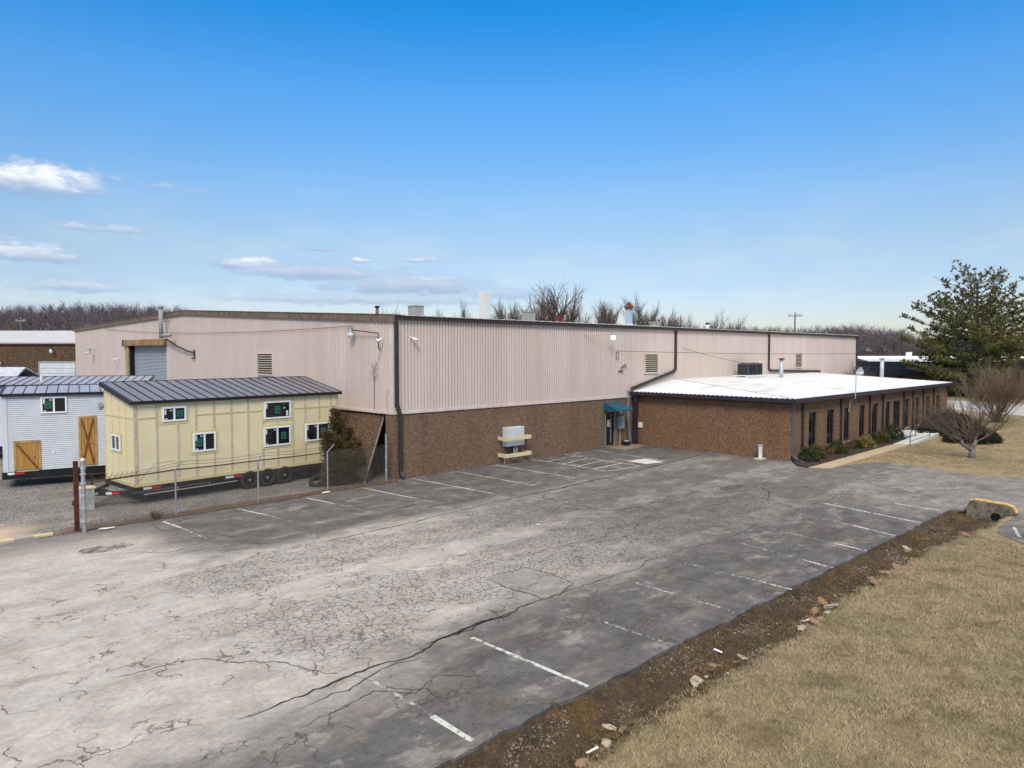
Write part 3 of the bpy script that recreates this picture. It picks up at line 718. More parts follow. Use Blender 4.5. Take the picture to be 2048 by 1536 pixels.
def louvre_vent(axis, u0, u1, z0, z1, n):
    P = (lambda u, z, q: (-q, u, z)) if axis == 'x' else (lambda u, z, q: (u, -q, z))
    def bx(mb, a, c, z_, zz, q0, q1):
        p, r_ = P(a, z_, q0), P(c, zz, q1); mb.box(p[0], r_[0], p[1], r_[1], p[2], r_[2])
    b = MB(); t = .05
    bx(b, u0 - t, u0, z0 - t, z1 + t, .0, .09); bx(b, u1, u1 + t, z0 - t, z1 + t, .0, .09); bx(b, u0, u1, z1, z1 + t, .0, .09); bx(b, u0, u1, z0 - t, z0, .0, .09)
    v = b.build('louvre_vent', M['trimpink'], wh)
    b = MB(); bx(b, u0, u1, z0, z1, .014, .02); b.build('backing', M['blackvoid'], v)
    b = MB(); h = (z1 - z0) / n
    for i in range(n):
        zz = z0 + i * h
        a1, a2, a3, a4 = P(u0, zz + h * .1, .088), P(u1, zz + h * .1, .088), P(u1, zz + h * .42, .03), P(u0, zz + h * .42, .03)
        b.quad(a1, a2, a3, a4); bx(b, u0, u1, zz, zz + h * .12, .06, .088)
    b.build('slat', M['louvre'], v)
louvre_vent('y', 19.93, 21.39, 4.56, 5.77, 9)
louvre_vent('y', 42.73, 44.02, 4.61, 5.81, 10)
louvre_vent('x', 11.86, 13.74, 4.6, 5.81, 9)
# roller door in the gable
b = MB(); b.quad((.28, 37.6, .0), (.28, 28.98, .0), (.28, 28.98, 6.45), (.28, 37.6, 6.45)); dr = b.build('roller_door', M['roller'], wh)
b = MB(); b.box(-.22, .02, 28.9, 38.35, 6.45, 6.93); b.build('door_header', M['rustband'], wh)
b = MB(); b.box(-.23, .03, 38.352, 38.72, 6.42, 6.95); b.build('header_cap', M['black'], wh)
b = MB(); b.box(-.10, .40, 37.6, 38.3, 0, 6.44); b.build('door_jamb', M['jamb'], wh)
b = MB(); b.box(-.02, .27, 37.2, 37.598, 0, 6.44); b.build('door_track', M['blackvoid'], wh)
# side door
b = MB(); b.box(15.82, 15.88, -.02, .11, .08, 2.24); b.box(16.74, 16.80, -.02, .11, .08, 2.24); b.box(15.88, 16.74, -.02, .11, 2.18, 2.24); b.box(15.82, 16.80, -.06, .11, .062, .10)
df = b.build('entrance_door', M['galv'], wh)
b = MB(); b.box(15.881, 16.739, .05, .09, .11, 2.175); b.build('door_glass', M['glass'], df)
b = MB(); b.box(16.36, 16.45, .035, .049, .3, 2.1); b.build('door_stile', M['galv'], df)
b = MB(); b.box(16.62, 16.66, -.01, .049, .95, 1.25); b.build('handle', M['black'], df)
b = MB(); b.box(16.10, 16.32, .040, .049, 1.30, 1.70); nt = b.build('notice', M['white'], df)
for zz in (1.54, 1.36):
    b = MB(); b.box(16.16, 16.26, .036, .0395, zz, zz + .10); b.build('notice_print', M['black'], nt)
# awning over it
b = MB()
A = [(15.62, -.0, 2.80), (17.15, -.0, 2.80), (17.30, -1.08, 2.36), (15.62, -1.12, 2.36)]
b.quad((15.62, -.002, 2.80), (15.62, -1.1, 2.38), (17.25, -1.1, 2.38), (17.25, -.002, 2.80)); b.tri((15.62, -.002, 2.80), (15.62, -.002, 2.33), (15.62, -1.1, 2.36)); b.tri((17.25, -.002, 2.80), (17.25, -1.1, 2.36), (17.25, -.002, 2.33))
b.quad((15.62, -1.1, 2.38), (15.62, -1.1, 2.31), (17.25, -1.1, 2.31), (17.25, -1.1, 2.38)); b.box(15.6, 15.63, -1.1, -.002, 2.31, 2.345)
for i in range(8): b.bar((15.7 + i * .205, -.004, 2.808), (15.7 + i * .205, -1.1, 2.388), .02, .012)
b.build('awning', M['teal'], wh)
# chimneys and flues
def chim(u, y, w, d_, z0, h, mat, label):
    b = MB(); b.box(-w / 2, w / 2, -d_ / 2, d_ / 2, 0, h)
    o = b.build('chimney', M[mat], wh, local=True, bevel=.01); o.location = (u, y, z0); o['label'] = label; return o
chim(11.2, 6, .54, .54, 7.85, 1.85, 'stack', 'tall white square stack streaked with rust')
fl = chim(26.4, 6, .42, .42, 7.8, 1.55, 'flue', 'pale blue square flue with rust under a pyramid cap')
b = MB(); cz = 1.58
b.add([(-.31, -.31, cz), (.31, -.31, cz), (.31, .31, cz), (-.31, .31, cz), (0, 0, cz + .50)], [(0, 1, 4), (1, 2, 4), (2, 3, 4), (3, 0, 4), (3, 2, 1, 0)])
for s in (-.18, .18):
    for t in (-.18, .18): b.bar((s, t, 1.5), (s, t, cz + .01), .04, .04)
b.build('chimney_cap', M['rustcap'], fl, local=True)
b = MB(); b.box(26.12, 26.68, 5.72, 6.28, 7.8, 8.12); b.build('curb', M['white'], wh)
def flue_pipe(x, y, z0, z1, r, mat='galv', capmat='galv', name='vent_pipe', parent=wh):
    b = MB(); b.cyl(x, y, z0, z1 - .18, r, 14); o = b.build(name, M[mat], parent, True)
    b = MB(); b.cyl(x, y, z1 - .18, z1 - .10, r * .8, 14); b.cyl(x, y, z1 - .10, z1, r * 1.55, 14); b.build('rain_cap', M[capmat], o)
    return o
flue_pipe(3.2, 6, 7.8, 8.46, .09, 'fascia', 'black'); flue_pipe(38.2, 6, 7.9, 8.55, .13, 'white', 'black'); 
b = MB(); b.cyl(29.8, 6, 7.85, 8.30, .36, 20); b.cyl(29.8, 6, 8.30, 8.38, .45, 20); b.build('roof_ventilator', M['ventgrey'], wh, False)
# pipe on the gable
b = MB(); b.tube([(-.55, 28.4, 6.95), (-.55, 28.4, 9.15)], .15, 12); b.tube([(-.55, 28.4, 9.15), (-.55, 28.4, 9.35)], .20, 12); b.tube([(-.55, 28.4, 7.12), (-.55, 26.6, 7.16)], .13, 10); b.bar((-.55, 28.2, 8.2), (-.02, 28.2, 8.2), .06, .06); b.bar((-.5, 28.0, 8.2), (-.5, 25.9, 8.22), .03, .03)
b.build('vent_pipe', M['ventgrey'], wh, True)
b = MB(); b.tube([(-.45, 27.6, 6.85), (-.3, 26, 6.35), (-.2, 24.2, 5.98), (-.1, 23.4, 5.9)], .06, 6); b.tube([(-.1, 23.4, 6.1), (-.1, 23.4, 5.55), (-.1, 23.8, 5.5)], .05, 6); b.build('cable_bracket', M['brownmetal'], wh)

def roof_box(name, label, cat, x, y, w, d_, h, z, mat='ventgrey'):
    t = thing(name, label, cat, (x, y, z))
    b = MB(); b.box(-w / 2, w / 2, -d_ / 2, d_ / 2, .0, h); o = b.build('housing', M[mat], t, local=True, bevel=.02)
    b = MB(); b.box(-w / 2 - .03, w / 2 + .03, -d_ / 2 - .03, d_ / 2 + .03, h, h + .05); b.box(-.02, .02, -d_ / 2 - .012, -d_ / 2, 0, h); b.build('lid', M[mat], t, local=True)
    return t
roof_box('roof_cooler', 'square grey roof cooler on the roof edge left of the white stack', 'roof cooler', 6.0, 6.2, .66, .66, .66, 7.9)
roof_box('roof_cooler', 'lower square grey roof cooler right of the white stack', 'roof cooler', 15.4, 6.2, .64, .64, .68, 7.9)
t = thing('exhaust_fan', 'pair of small dark red rooftop fan drums', 'roof fan', (18.5, 6.2, 7.95))
for i, s in enumerate((-.22, .20)):
    b = MB(); b.cyl(s, 0, 0, .36 + .03 * i, .16, 16); b.cyl(s, 0, .36 + .03 * i, .42 + .03 * i, .19, 16); b.build('fan_drum', M['red'] if False else paint('dark_red_drum', (.17, .03, .025), .6, .2, 6), t, local=True)

# ---- office wing
an = thing('office_wing', 'low brown pebble walled office wing with white roof and narrow windows', 'building', (18.7, -10.42, 0))
AX, AY, AE, AT = 18.70, -10.42, 48.6, 3.10
WIN = [(21.02, 22.14, .44, 2.50), (23.58, 24.72, .44, 2.50), (26.20, 27.22, .40, 2.50), (28.74, 29.82, .36, 2.50), (31.04, 32.2, .38, 2.48), (33.64, 34.68, .40, 2.48),
       (37.80, 38.78, .40, 2.48), (40.22, 41.24, .40, 2.50), (42.84, 43.92, .40, 2.47), (45.5, 46.6, .40, 2.45)]
DOOR = (35.2, 36.85, .22, 2.48)
b = MB(); wall_holes(b, 'y', AY, AX, AE, -.1, AT, WIN + [DOOR], .2, -1); wall_holes(b, 'x', AX, AY, -.05, -.1, AT, [], .1, -1); b.quad((AE, AY, -.1), (AE, -.05, -.1), (AE, -.05, AT), (AE, AY, AT))
b.build('wall', M['agg2'], an)
for i, (a, c, z0, z1) in enumerate(WIN):
    b = MB(); y0, y1 = AY + .09, AY + .16; t = .05
    b.box(a, a + t, y0, y1, z0, z1); b.box(c - t, c, y0, y1, z0, z1); b.box(a + t, c - t, y0, y1, z1 - t, z1); b.box(a + t, c - t, y0, y1, z0, z0 + t); mx = (a + c) / 2 + .1; b.box(mx - .02, mx + .02, y0 + .01, y1, z0 + t, z1 - t)
    f = b.build('window', M['brownmetal'], an)
    b = MB(); b.box(a + t, c - t, AY + .12, AY + .13, z0 + t, z1 - t); b.build('pane', M['glassblue'], f)
    b = MB(); b.box(a - .02, c + .02, AY - .05, AY + .10, z0 - .06, z0 - .002); b.build('sill', M['concrete'], f)
    if i < 5:
        b = MB(); b.box(a + .06, a + .24, AY + .115, AY + .1195, z0 + (1.0 if i else .2), z1 - .1); b.build('blind', M['cream'] if i < 2 else M['tag'], f)
b = MB(); b.box(DOOR[0], DOOR[1], AY + .16, AY + .19, DOOR[2], DOOR[3]); dd = b.build('door', M['blackvoid'], an)
b = MB(); b.box(DOOR[0], DOOR[0] + .06, AY + .1, AY + .158, DOOR[2], DOOR[3]); b.box(DOOR[1] - .06, DOOR[1], AY + .1, AY + .158, DOOR[2], DOOR[3]); b.box(DOOR[0] + .06, DOOR[1] - .06, AY + .1, AY + .158, DOOR[3] - .06, DOOR[3]); b.build('frame', M['black'], dd)
for px in (20.1, 25.62, 30.5, 32.98, 37.36, 39.45, 41.95, 44.6):
    b = MB(); b.box(px - .10, px + .10, AY - .10, AY - .002, .05, 3.12); b.box(px - .06, px + .06, AY - .12, AY - .10, .05, 3.10); b.build('downspout', M['brownmetal'], an, bevel=.01)
b = MB(); b.box(18.72, 18.92, AY - .12, AY - .002, .25, 3.12); b.bar((18.82, AY - .08, .30), (18.74, AY - .42, .06), .17, .11); b.bar((18.74, AY - .40, .07), (18.3, AY - .9, .04), .15, .09); b.build('downspout', paint('grey_brown_downspout', (.11, .10, .10), .5, .12), an, bevel=.01)
b = MB(); b.box(18.36, 18.5, -.55, -.25, .1, 3.2); b.build('downspout', M['annexgutter'], an)
# roof
EZ = 3.40; RZ = 4.07
e0, e1, e2, e3 = (18.38, .0, EZ), (18.38, -10.76, EZ), (48.9, -10.76, EZ), (48.9, 0, EZ); r0, r1 = (23.6, -.0, RZ), (46.5, -.0, RZ)
b = MB(); b.tri(e0, e1, r0); b.quad(e1, e2, r1, r0); b.tri(e2, e3, r1)
def lerp(a, c, t): return tuple(a[i] + (c[i] - a[i]) * t for i in range(3))
for i in range(1, 36):                      # seams on the hip, running up from its eave
    t = i / 36; y = -10.76 * t; f0 = (18.38, y, EZ + .012); f1 = lerp(r0, e1, t); b.bar((f0[0] - .02, f0[1], f0[2]), (f1[0], y, f1[2] + .012), .035, .035)
for i in range(1, 100):                     # seams on the long slope
    xx = 18.5 + i * .305
    t1 = 0.0
    if xx < 23.6: f = (xx - 18.38) / (23.6 - 18.38); top = lerp(e1, r0, f)
    elif xx > 46.5: f = (48.9 - xx) / 2.4; top = lerp(e2, r1, f)
    else: top = (xx, 0, RZ)
    b.bar((xx, -10.78, EZ + .010), (xx, top[1] - .01, top[2] + .010), .03, .03)
b.build('roof', M['whiteroof'], an)
b = MB(); b.bar(lerp(e1, r0, .0), lerp(e1, r0, 1.0), .09, .045)
b.build('hip_cap', paint('grey_hip_cap', (.42, .40, .37), .7, .2), an)
b = MB(); b.box(18.24, 18.38, -10.9, -.02, 3.18, 3.37); b.box(18.38, 48.95, -10.90, -10.76, 3.18, 3.37); b.box(18.38, 18.70, -10.76, -.02, 3.14, 3.18); b.box(18.70, 48.9, -10.76, -10.43, 3.14, 3.18)
for i in range(36): b.box(18.26, 18.42, -.3 - i * .2965, -.24 - i * .2965, 3.37, 3.43)
for i in range(100): b.box(18.5 + i * .305, 18.56 + i * .305, -10.88, -10.74, 3.37, 3.42)
b.build('gutter', M['annexgutter'], an)
flue_pipe(35.3, -2.2, 3.8, 5.45, .15, 'galvlight', 'rustcap', 'vent_pipe', an)
flue_pipe(47.6, -5.6, 3.5, 5.42, .16, 'galvlight', 'galv', 'vent_pipe', an)
b = MB(); b.box(18.62, 18.699, -.75, -.35, 1.1, 1.45); b.build('wall_plate', M['white'], an)

# rooftop condensers on a rack
t = thing('condenser_rack', 'white slatted rack under the two condensers on the office roof', 'equipment rack', (32.5, -1.0, 4.0))
b = MB(); b.box(-1.6, 1.6, -.55, -.45, .02, .12); b.box(-1.6, 1.6, .45, .55, .02, .12)
for i in range(9): b.box(-1.6 + i * .39, -1.5 + i * .39, -.65, .65, .121, .18)
b.build('rack_slats', M['white'], t, local=True)
for i, s in enumerate((-.62, .66)):
    u = thing('air_conditioner', ['nearer green grey finned condenser on the roof rack', 'farther green grey finned condenser on the roof rack'][i], 'condenser', (32.5 + s, -1.0, 4.19), 0, 'condensers on the office roof')
    b = MB(); b.box(-.5, .5, -.45, .45, .0, .88); b.build('casing', M['hvac'], u, local=True, bevel=.02)
    b = MB()
    for k in range(15): b.box(-.46 + k * .063, -.43 + k * .063, -.462, -.451, .06, .80)
    for k in range(13): b.box(-.512, -.501, -.40 + k * .063, -.37 + k * .063, .06, .80)
    b.build('grille', M['black'], u, local=True)
    b = MB(); b.cyl(0, 0, .881, .92, .38, 20); b.build('fan_guard', M['hvac'], u, local=True)

# ---- lamps on walls
def wall_lamp(name, label, base, arm, head, r=.20, mat='galv', lens='lens', armmat='brownmetal', horizontal=False):
    t = thing(name, label, 'wall lamp', base)
    b = MB(); b.tube(arm, .028, 7); b.build('arm', M[armmat], t)
    hx, hy, hz = head
    b = MB(); b.ring((hx, hy, hz), (0, 0, 1), [(.001, .26), (r * .55, .25), (r * .6, .12), (r * .95, .08), (r, .0), (.001, .0)], 18); b.build('lamp_housing', M[mat], t)
    b = MB(); b.ring((hx, hy, hz - .001), (0, 0, -1), [(.001, 0), (r * .92, .0), (r * .95, .10), (r * .75, .24), (.001, .26)], 18); b.build('lens', M[lens], t, True)
    return t
wall_lamp('wall_lamp', 'grey lamp on a long bent arm at the top corner of the gable', (-.03, 1.0, 6.5), [(-.03, 1.0, 6.05), (-.12, 1.0, 6.1), (-.14, 1.0, 6.80), (-.3, 3.0, 7.0)], (-.3, 3.1, 6.88), .17)
wall_lamp('wall_lamp', 'lit greenish lamp on a straight arm on the front wall', (13.7, -.02, 7.0), [(13.7, .0, 7.0), (13.75, -.2, 7.0), (15.6, -.62, 7.02)], (15.75, -.62, 6.93), .15, 'galv', 'lit', 'trimpink')
wall_lamp('wall_lamp', 'round grey lamp on the gable left of the roller door', (-.02, 47.5, 6.2), [(-.02, 47.5, 6.2), (-.5, 47.5, 6.25)], (-.55, 47.5, 6.0), .22, 'galv', 'lens', 'galv')
wall_lamp('wall_lamp', 'white globe lamp on a tall curved arm rising from the office gutter', (26.5, -10.95, 3.0), [(26.7, -10.50, 2.2), (26.7, -10.62, 3.0), (26.42, -10.98, 3.10), (26.42, -11.0, 4.55), (26.5, -11.02, 4.75), (26.8, -11.04, 4.85)], (27.0, -11.04, 4.74), .2, 'galv', 'lens', 'galvlight')
def cctv(label, p, dirv):
    t = thing('security_camera', label, 'security camera', p); p = Vector(p); d_ = Vector(dirv).normalized()
    b = MB(); b.tube([p, p + d_ * .15], .03, 8); b.tube([p + d_ * .15 + Vector((0, 0, -.02)), p + d_ * .2 + Vector((0, 0, -.05)), p + d_ * .42 + Vector((0, 0, -.12))], [.03, .07, .075], 10); b.build('camera_body', M['white'], t, True)
    b = MB(); b.tube([p + Vector((0, 0, -.05)), p + d_ * .03 + Vector((-.1, 0, -.25)), p + Vector((-.05, 0, -.5))], .012, 5); b.build('cable', M['white'], t)
cctv('white security camera on the gable beside the corner trim', (-.03, .72, 6.55), (-1, -.2, 0)); cctv('white security camera on the front wall beside the corner downspout', (.95, 0, 6.6), (.4, -1, 0))
cctv('small camera on the gable low beside the roller door', (-.03, 40.2, 5.4), (-1, .3, 0))
t = thing('cable_hook', 'loop of dark cable with hooks on the front wall beside the louvre', 'cable bracket', (16.9, -.03, 5.6))
b = MB(); b.tube([(16.95 + .12 * math.cos(a), -.05, 5.72 + .28 * math.sin(a)) for a in [i * .52 for i in range(13)]], .015, 5); b.tube([(17.3, -.05, 4.9), (17.7, -.1, 5.15), (17.8, -.1, 4.9)], .03, 5); b.tube([(17.1, -.05, 4.72), (17.5, -.1, 4.75)], .04, 5); b.build('hook', M['rust'], t)

# meter box, lamp, bucket by the door
t = thing('meter_box', 'blue grey meter box on a conduit right of the side door', 'meter box', (17.25, -.02, 1.3))
b = MB(); b.box(17.05, 17.50, -.24, -.002, 1.1, 1.88); b.build('case', M['meter'], t, bevel=.012)
b = MB(); b.box(17.08, 17.47, -.256, -.242, 1.13, 1.85); b.build('cover', M['meter'], t)
b = MB(); b.tube([(17.22, -.09, 1.1), (17.22, -.09, .6), (17.12, -.12, .04)], .03, 7); b.build('conduit', M['tanwalk'], t)
t = thing('door_light', 'small white square light above the meter box', 'wall light', (17.2, -.02, 2.15))
b = MB(); b.box(17.1, 17.32, -.10, -.002, 2.12, 2.30); b.build('case', M['black'], t); b = MB(); b.box(17.11, 17.31, -.14, -.101, 2.08, 2.29); b.build('diffuser', M['white'], t)
t = thing('plastic_tub', 'dark blue tub at the foot of the grey downspout', 'tub', (17.55, -.35, .035))
b = MB(); b.ring((0, 0, 0), (0, 0, 1), [(.001, .0), (.22, .0), (.27, .26), (.25, .27), (.2, .03), (.001, .03)], 18); b.build('tub_body', paint('navy_plastic', (.012, .018, .05), .4, .1), t, local=True)
b = MB(); b.box(-.13, .14, -.10, .10, .262, .29); b.build('lid', M['white'], t, local=True)

# electrical cabinet and guard rails
t = thing('electrical_cabinet', 'pale grey two door electrical cabinet mounted on the brown wall', 'cabinet', (7.4, -.3, 0))
b = MB(); b.box(6.93, 8.22, -.42, -.05, .93, 1.93); b.build('case', M['greybox'], t, bevel=.015)
for a, c in ((6.95, 7.56), (7.585, 8.20)):
    b = MB(); b.box(a, c, -.44, -.422, .95, 1.91); dq = b.build('door', M['greybox'], t, bevel=.006)
b = MB(); b.tube([(7.62, -.25, .93), (7.62, -.25, .0)], .055, 10); b.build('conduit', M['ventgrey'], t, True)
b = MB(); b.tube([(7.80, -.25, .93), (7.80, -.25, .0)], .055, 10); b.build('conduit', M['ventgrey'], t, True)
b = MB(); b.tube([(8.25, -.2, 1.45), (8.5, -.3, 1.1), (8.45, -.3, .5), (8.55, -.3, .15)], .018, 5); b.tube([(8.2, -.2, 1.3), (8.36, -.34, .9), (8.3, -.3, .4)], .014, 5); b.build('cable', M['black'], t)
for lab, z0, z1 in (('upper cream guard rail round the grey cabinet', 1.27, 1.46), ('lower cream guard rail below the grey cabinet', .38, .58)):
    t = thing('guard_rail', lab, 'guard rail', (7.5, -.4, z0 - .02), 0, 'cream guard rails round the cabinet')
    b = MB(); b.box(6.66, 8.52, -.68, -.63, z0, z1); b.build('front_plank', M['cream'], t, bevel=.008)
    b = MB(); b.box(6.66, 6.71, -.629, -.002, z0, z1); b.build('side_plank', M['cream'], t); b = MB(); b.box(8.47, 8.52, -.629, -.002, z0, z1); b.build('side_plank', M['cream'], t)
t = thing('conduit_stub', 'short grey pipe stub under the lower cream rail', 'pipe stub', (6.9, -.2, 0)); b = MB(); b.cyl(6.9, -.25, 0, .34, .05, 10); b.cyl(6.9, -.25, .34, .38, .065, 10); b.build('pipe', M['galv'], t)
# white post at the annex wall
t = thing('utility_post', 'short white utility post with a cap at the office side wall', 'post', (18.3, -8.9, 0))
b = MB(); b.box(-.09, .09, -.07, .07, 0, .72); b.build('post_body', M['white'], t, local=True, bevel=.01); b = MB(); b.box(-.11, .11, -.09, .09, .721, .80); b.build('cap', M['concrete'], t, local=True); b = MB(); b.box(-.4, .2, -.25, .2, -.02, .05); b.build('base', M['concretelight'], t, local=True)

# leaning wall panel near the corner
t = thing('leaning_panel', 'brown pebble concrete panel leaning against the gable behind the cedar', 'wall panel', (-1.0, 3, 0))
b = MB(); b.plate((-1.62, -.02, -.02), (.18, 1.02, 2.92), (.18, 7.2, 2.92), (-1.62, 7.2, -.02), -.11); b.build('slab', M['agg3'], t)
b = MB(); b.bar((-1.66, -.05, .0), (.15, .98, 2.93), .075, .03, (0, 1, 0)); b.build('broken_edge', paint('pale_broken_edge', (.34, .285, .22), .9, .4, 9, dirt=((.14, .10, .07), .8)), t)
# ------------------------------------------------------------------ tiny houses on trailers
def slider(par, P, u0, u1, z0, z1, two=True, sticker='right', fr='vinyl'):
    """window on a wall: P(u, z, out) -> local point"""
    def bx(mb, a, c, za, zc, q0, q1):
        p, r_ = P(a, za, q0), P(c, zc, q1); mb.box(p[0], r_[0], p[1], r_[1], p[2], r_[2])
    t = .065
    b = MB(); bx(b, u0, u0 + t, z0, z1, .0, .055); bx(b, u1 - t, u1, z0, z1, .0, .055); bx(b, u0 + t, u1 - t, z1 - t, z1, .0, .055); bx(b, u0 + t, u1 - t, z0, z0 + t, .0, .055)
    um = (u0 + u1) / 2
    if two: bx(b, um - .035, um + .035, z0 + t, z1 - t, .0, .048)
    w_ = b.build('window', M[fr], par, local=True)
    for a, c in ([(u0 + t, um - .035), (um + .035, u1 - t)] if two else [(u0 + t, u1 - t)]):
        b = MB(); bx(b, a, c, z0 + t, z1 - t, .012, .018); b.build('pane', M['glass'], w_, local=True)
    b = MB()
    a, c = ((um + .035, u1 - t) if two and sticker == 'right' else (u0 + t, um - .035) if two else (u0 + t, u1 - t)); cm = (a + c) / 2; h = (z1 - z0)
    sw = min(.12, (c - a) * .30); sh = min(.15, h * .20); zc = (z0 + z1) / 2
    if sticker:
        for q in ((cm - sw, cm - sw + .022, zc - sh, zc + sh), (cm + sw - .022, cm + sw, zc - sh, zc + sh), (cm - sw + .022, cm + sw - .022, zc + sh - .022, zc + sh), (cm - sw + .022, cm + sw - .022, zc - sh, zc - sh + .022),
                  (cm - sw * .65, cm + sw * .65, zc + sh * .12, zc + sh * .30)): bx(b, *q, .0185, .021)
        b.build('sticker', M['green'], w_, local=True)
        b = MB(); bx(b, cm - sw + .022, cm + sw - .022, zc - sh + .022, zc + sh - .022, .0183, .0200); b.build('sticker_film', M['greenfilm'], w_, local=True)
        b = MB(); bx(b, u0 + t + .02, u0 + t + .10, z1 - t - .24, z1 - t - .02, .0185, .021)
        if not two: bx(b, u1 - t - .16, u1 - t - .06, z0 + t + .03, z0 + t + .26, .0185, .021); bx(b, u1 - t - .3, u1 - t - .2, z0 + t + .36, z0 + t + .4, .0185, .021)
        else: bx(b, um - .17, um - .08, z1 - t - .1, z1 - t - .06, .0185, .021); bx(b, u0 + t + .03, u0 + t + .14, z0 + t + .02, z0 + t + .06, .0185, .021)
        b.build('tag', M['tag'], w_, local=True)
    return w_
def seam_roof(par, L, D, z0, z1, n, mat, over=.12, edge='navy'):
    """mono-pitch standing seam roof with dark edge trim"""
    x0, x1, y0, y1 = -over, L + over, -over, D + over
    b = MB(); b.plate((x0, y0, z0 + .08), (x1, y0, z0 + .08), (x1, y1, z1 + .08), (x0, y1, z1 + .08), .07); rf = b.build('roof', M[mat], par, local=True)
    b = MB()
    for i in range(1, n):
        xx = x0 + (x1 - x0) * i / n; b.bar((xx, y0 + .02, z0 + .095), (xx, y1 - .02, z1 + .095), .03, .035)
    b.build('standing_seam', M[edge], rf, local=True)
    b = MB(); b.box(x0 - .02, x1 + .02, y0 - .035, y0 - .002, z0 - .02, z0 + .105); b.box(x0 - .02, x1 + .02, y1 + .002, y1 + .035, z1 - .07, z1 + .105)
    for xx in (x0 - .022, x1 + .001): b.plate((xx, y0, z0 + .11), (xx + .022, y0, z0 + .11), (xx + .022, y1, z1 + .11), (xx, y1, z1 + .11), .17)
    b.plate((x0, y0 + .001, z0 + .100), (x0 + .09, y0 + .001, z0 + .100), (x0 + .09, y1, z1 + .100), (x0, y1, z1 + .100), .012)
    b.build('edge_trim', M[edge], rf, local=True)
def body(par, L, D, zb, z0, z1, mat, name='wall', i=0.0):
    b = MB(); vs = [(i, i, zb), (L, i, zb), (L, D, zb), (i, D, zb), (i, i, z0), (L, i, z0), (L, D, z1), (i, D, z1)]
    b.add(vs, [(0, 3, 2, 1), (4, 5, 6, 7), (0, 1, 5, 4), (1, 2, 6, 5), (2, 3, 7, 6), (3, 0, 4, 7)]); return b.build(name, M[mat], par, local=True)
def wheel(par, x, y, r=.405, w_=.24):
    b = MB(); b.ring((x, y, r), (0, 1, 0), [(r * .60, 0), (r * .9, -.01), (r, .03), (r, w_ - .03), (r * .9, w_ + .01), (r * .60, w_)], 28); o = b.build('wheel', M['rubber'], par, True, local=True)
    b = MB(); b.ring((x, y + .03, r), (0, 1, 0), [(.001, .02), (r * .18, .0), (r * .2, .05), (r * .5, .06), (r * .58, 0), (r * .62, .02), (r * .62, .16), (.001, .16)], 24)
    for k in range(5):
        a = k * 1.2566; b.bar((x + r * .15 * math.cos(a), y + .025, r + r * .15 * math.sin(a)), (x + r * .56 * math.cos(a), y + .03, r + r * .56 * math.sin(a)), .05, .03, (0, 1, 0))
    rim = b.build('rim', M['black'], o, False, local=True)
    b = MB(); b.ring((x, y - .0, r), (0, 1, 0), [(.001, -.005), (.045, 0), (.05, .05), (.001, .05)], 12); b.build('hub_cap', M['galv'], o, True, local=True)

# ---- yellow house
yh = thing('tiny_house', 'pale yellow sheathed tiny house on a triple axle trailer behind the chain link fence', 'tiny house', (-10.43, 2.16, 0), R(3.97))
YL, YD = 9.22, 2.95; YZ0, YZ1, YB = 3.94, 4.60, .74
body(yh, YL, YD, YB, YZ0, YZ1, 'yellowwall')
PF = lambda u, z, q: (u, -q, z); PE = lambda u, z, q: (-q, u, z)
b = MB()
def strip(u0, u1, z0, z1, q=.014): b.box(u0, u1, -q, -.001, z0, z1)
colx = [.0, .80, 1.62, 2.35, 3.10, 3.85, 4.6, 5.30, 6.0, 6.76, 7.40, 8.15, 8.80]
wins = [(1.00, 2.02, 3.14, 3.80), (2.20, 3.22, 1.82, 2.67), (5.34, 6.72, 2.94, 3.79), (5.31, 6.70, 1.73, 2.66), (7.38, 8.77, 1.77, 2.67)]
for xx in colx:
    w_ = .13 if xx == 0 else .085
    segs = [(YB, YZ0 - .06)]
    for (a, c, z0, z1) in wins:
        if a - .06 < xx + w_ / 2 < c + .06:
            ns = []
            for s0, s1 in segs:
                if z0 - .1 > s0: ns.append((s0, min(s1, z0 - .1)))
                if z1 + .1 < s1: ns.append((max(s0, z1 + .1), s1))
            segs = ns
    for s0, s1 in segs: strip(xx, xx + w_, s0, s1)
strip(YL - .1, YL, YB, YZ0 - .06)
b.build('seam_tape', M['tape'], yh, local=True)
b = MB()
for a, c in zip(colx, colx[1:] + [YL - .1]):
    if not any(w0 < (a + c) / 2 < w1 and z0 < 3.4 < z1 for (w0, w1, z0, z1) in wins): b.box(a + .14 if a == 0 else a + .10, c - .015, -.022, -.001, 3.35, 3.41)
b.box(.14, YL - .11, -.02, -.001, YZ0 - .055, YZ0 + .0); b.box(0, YL, -.03, -.001, YB, YB + .13)
for (a, c, z0, z1) in wins:
    for q in ((a - .07, a, z0 - .07, z1 + .07), (c, c + .07, z0 - .07, z1 + .07), (a, c, z1, z1 + .07), (a, c, z0 - .07, z0)): b.box(q[0], q[1], -.018, -.001, q[2], q[3])
for yy in (.0, .72, 1.42, 2.12, 2.84):
    zt = YZ0 + (YZ1 - YZ0) * yy / YD - .05
    if yy in (1.42, 2.12): b.box(-.02, -.001, yy, yy + .045, YB + .13, 1.93); b.box(-.02, -.001, yy, yy + .045, 2.75, zt)
    else: b.box(-.02, -.001, yy, yy + (.10 if yy > 2.8 else .045), YB + .13, zt)
b.box(-.022, -.001, .05, 2.84, 3.36, 3.42); b.box(-.03, -.001, 0, YD, YB, YB + .13)
for q in ((1.24, 1.31, 1.93, 2.73), (2.24, 2.31, 1.93, 2.73), (1.31, 2.24, 2.66, 2.73), (1.31, 2.24, 1.93, 1.98)): b.box(-.024, -.0205, q[0], q[1], q[2], q[3])
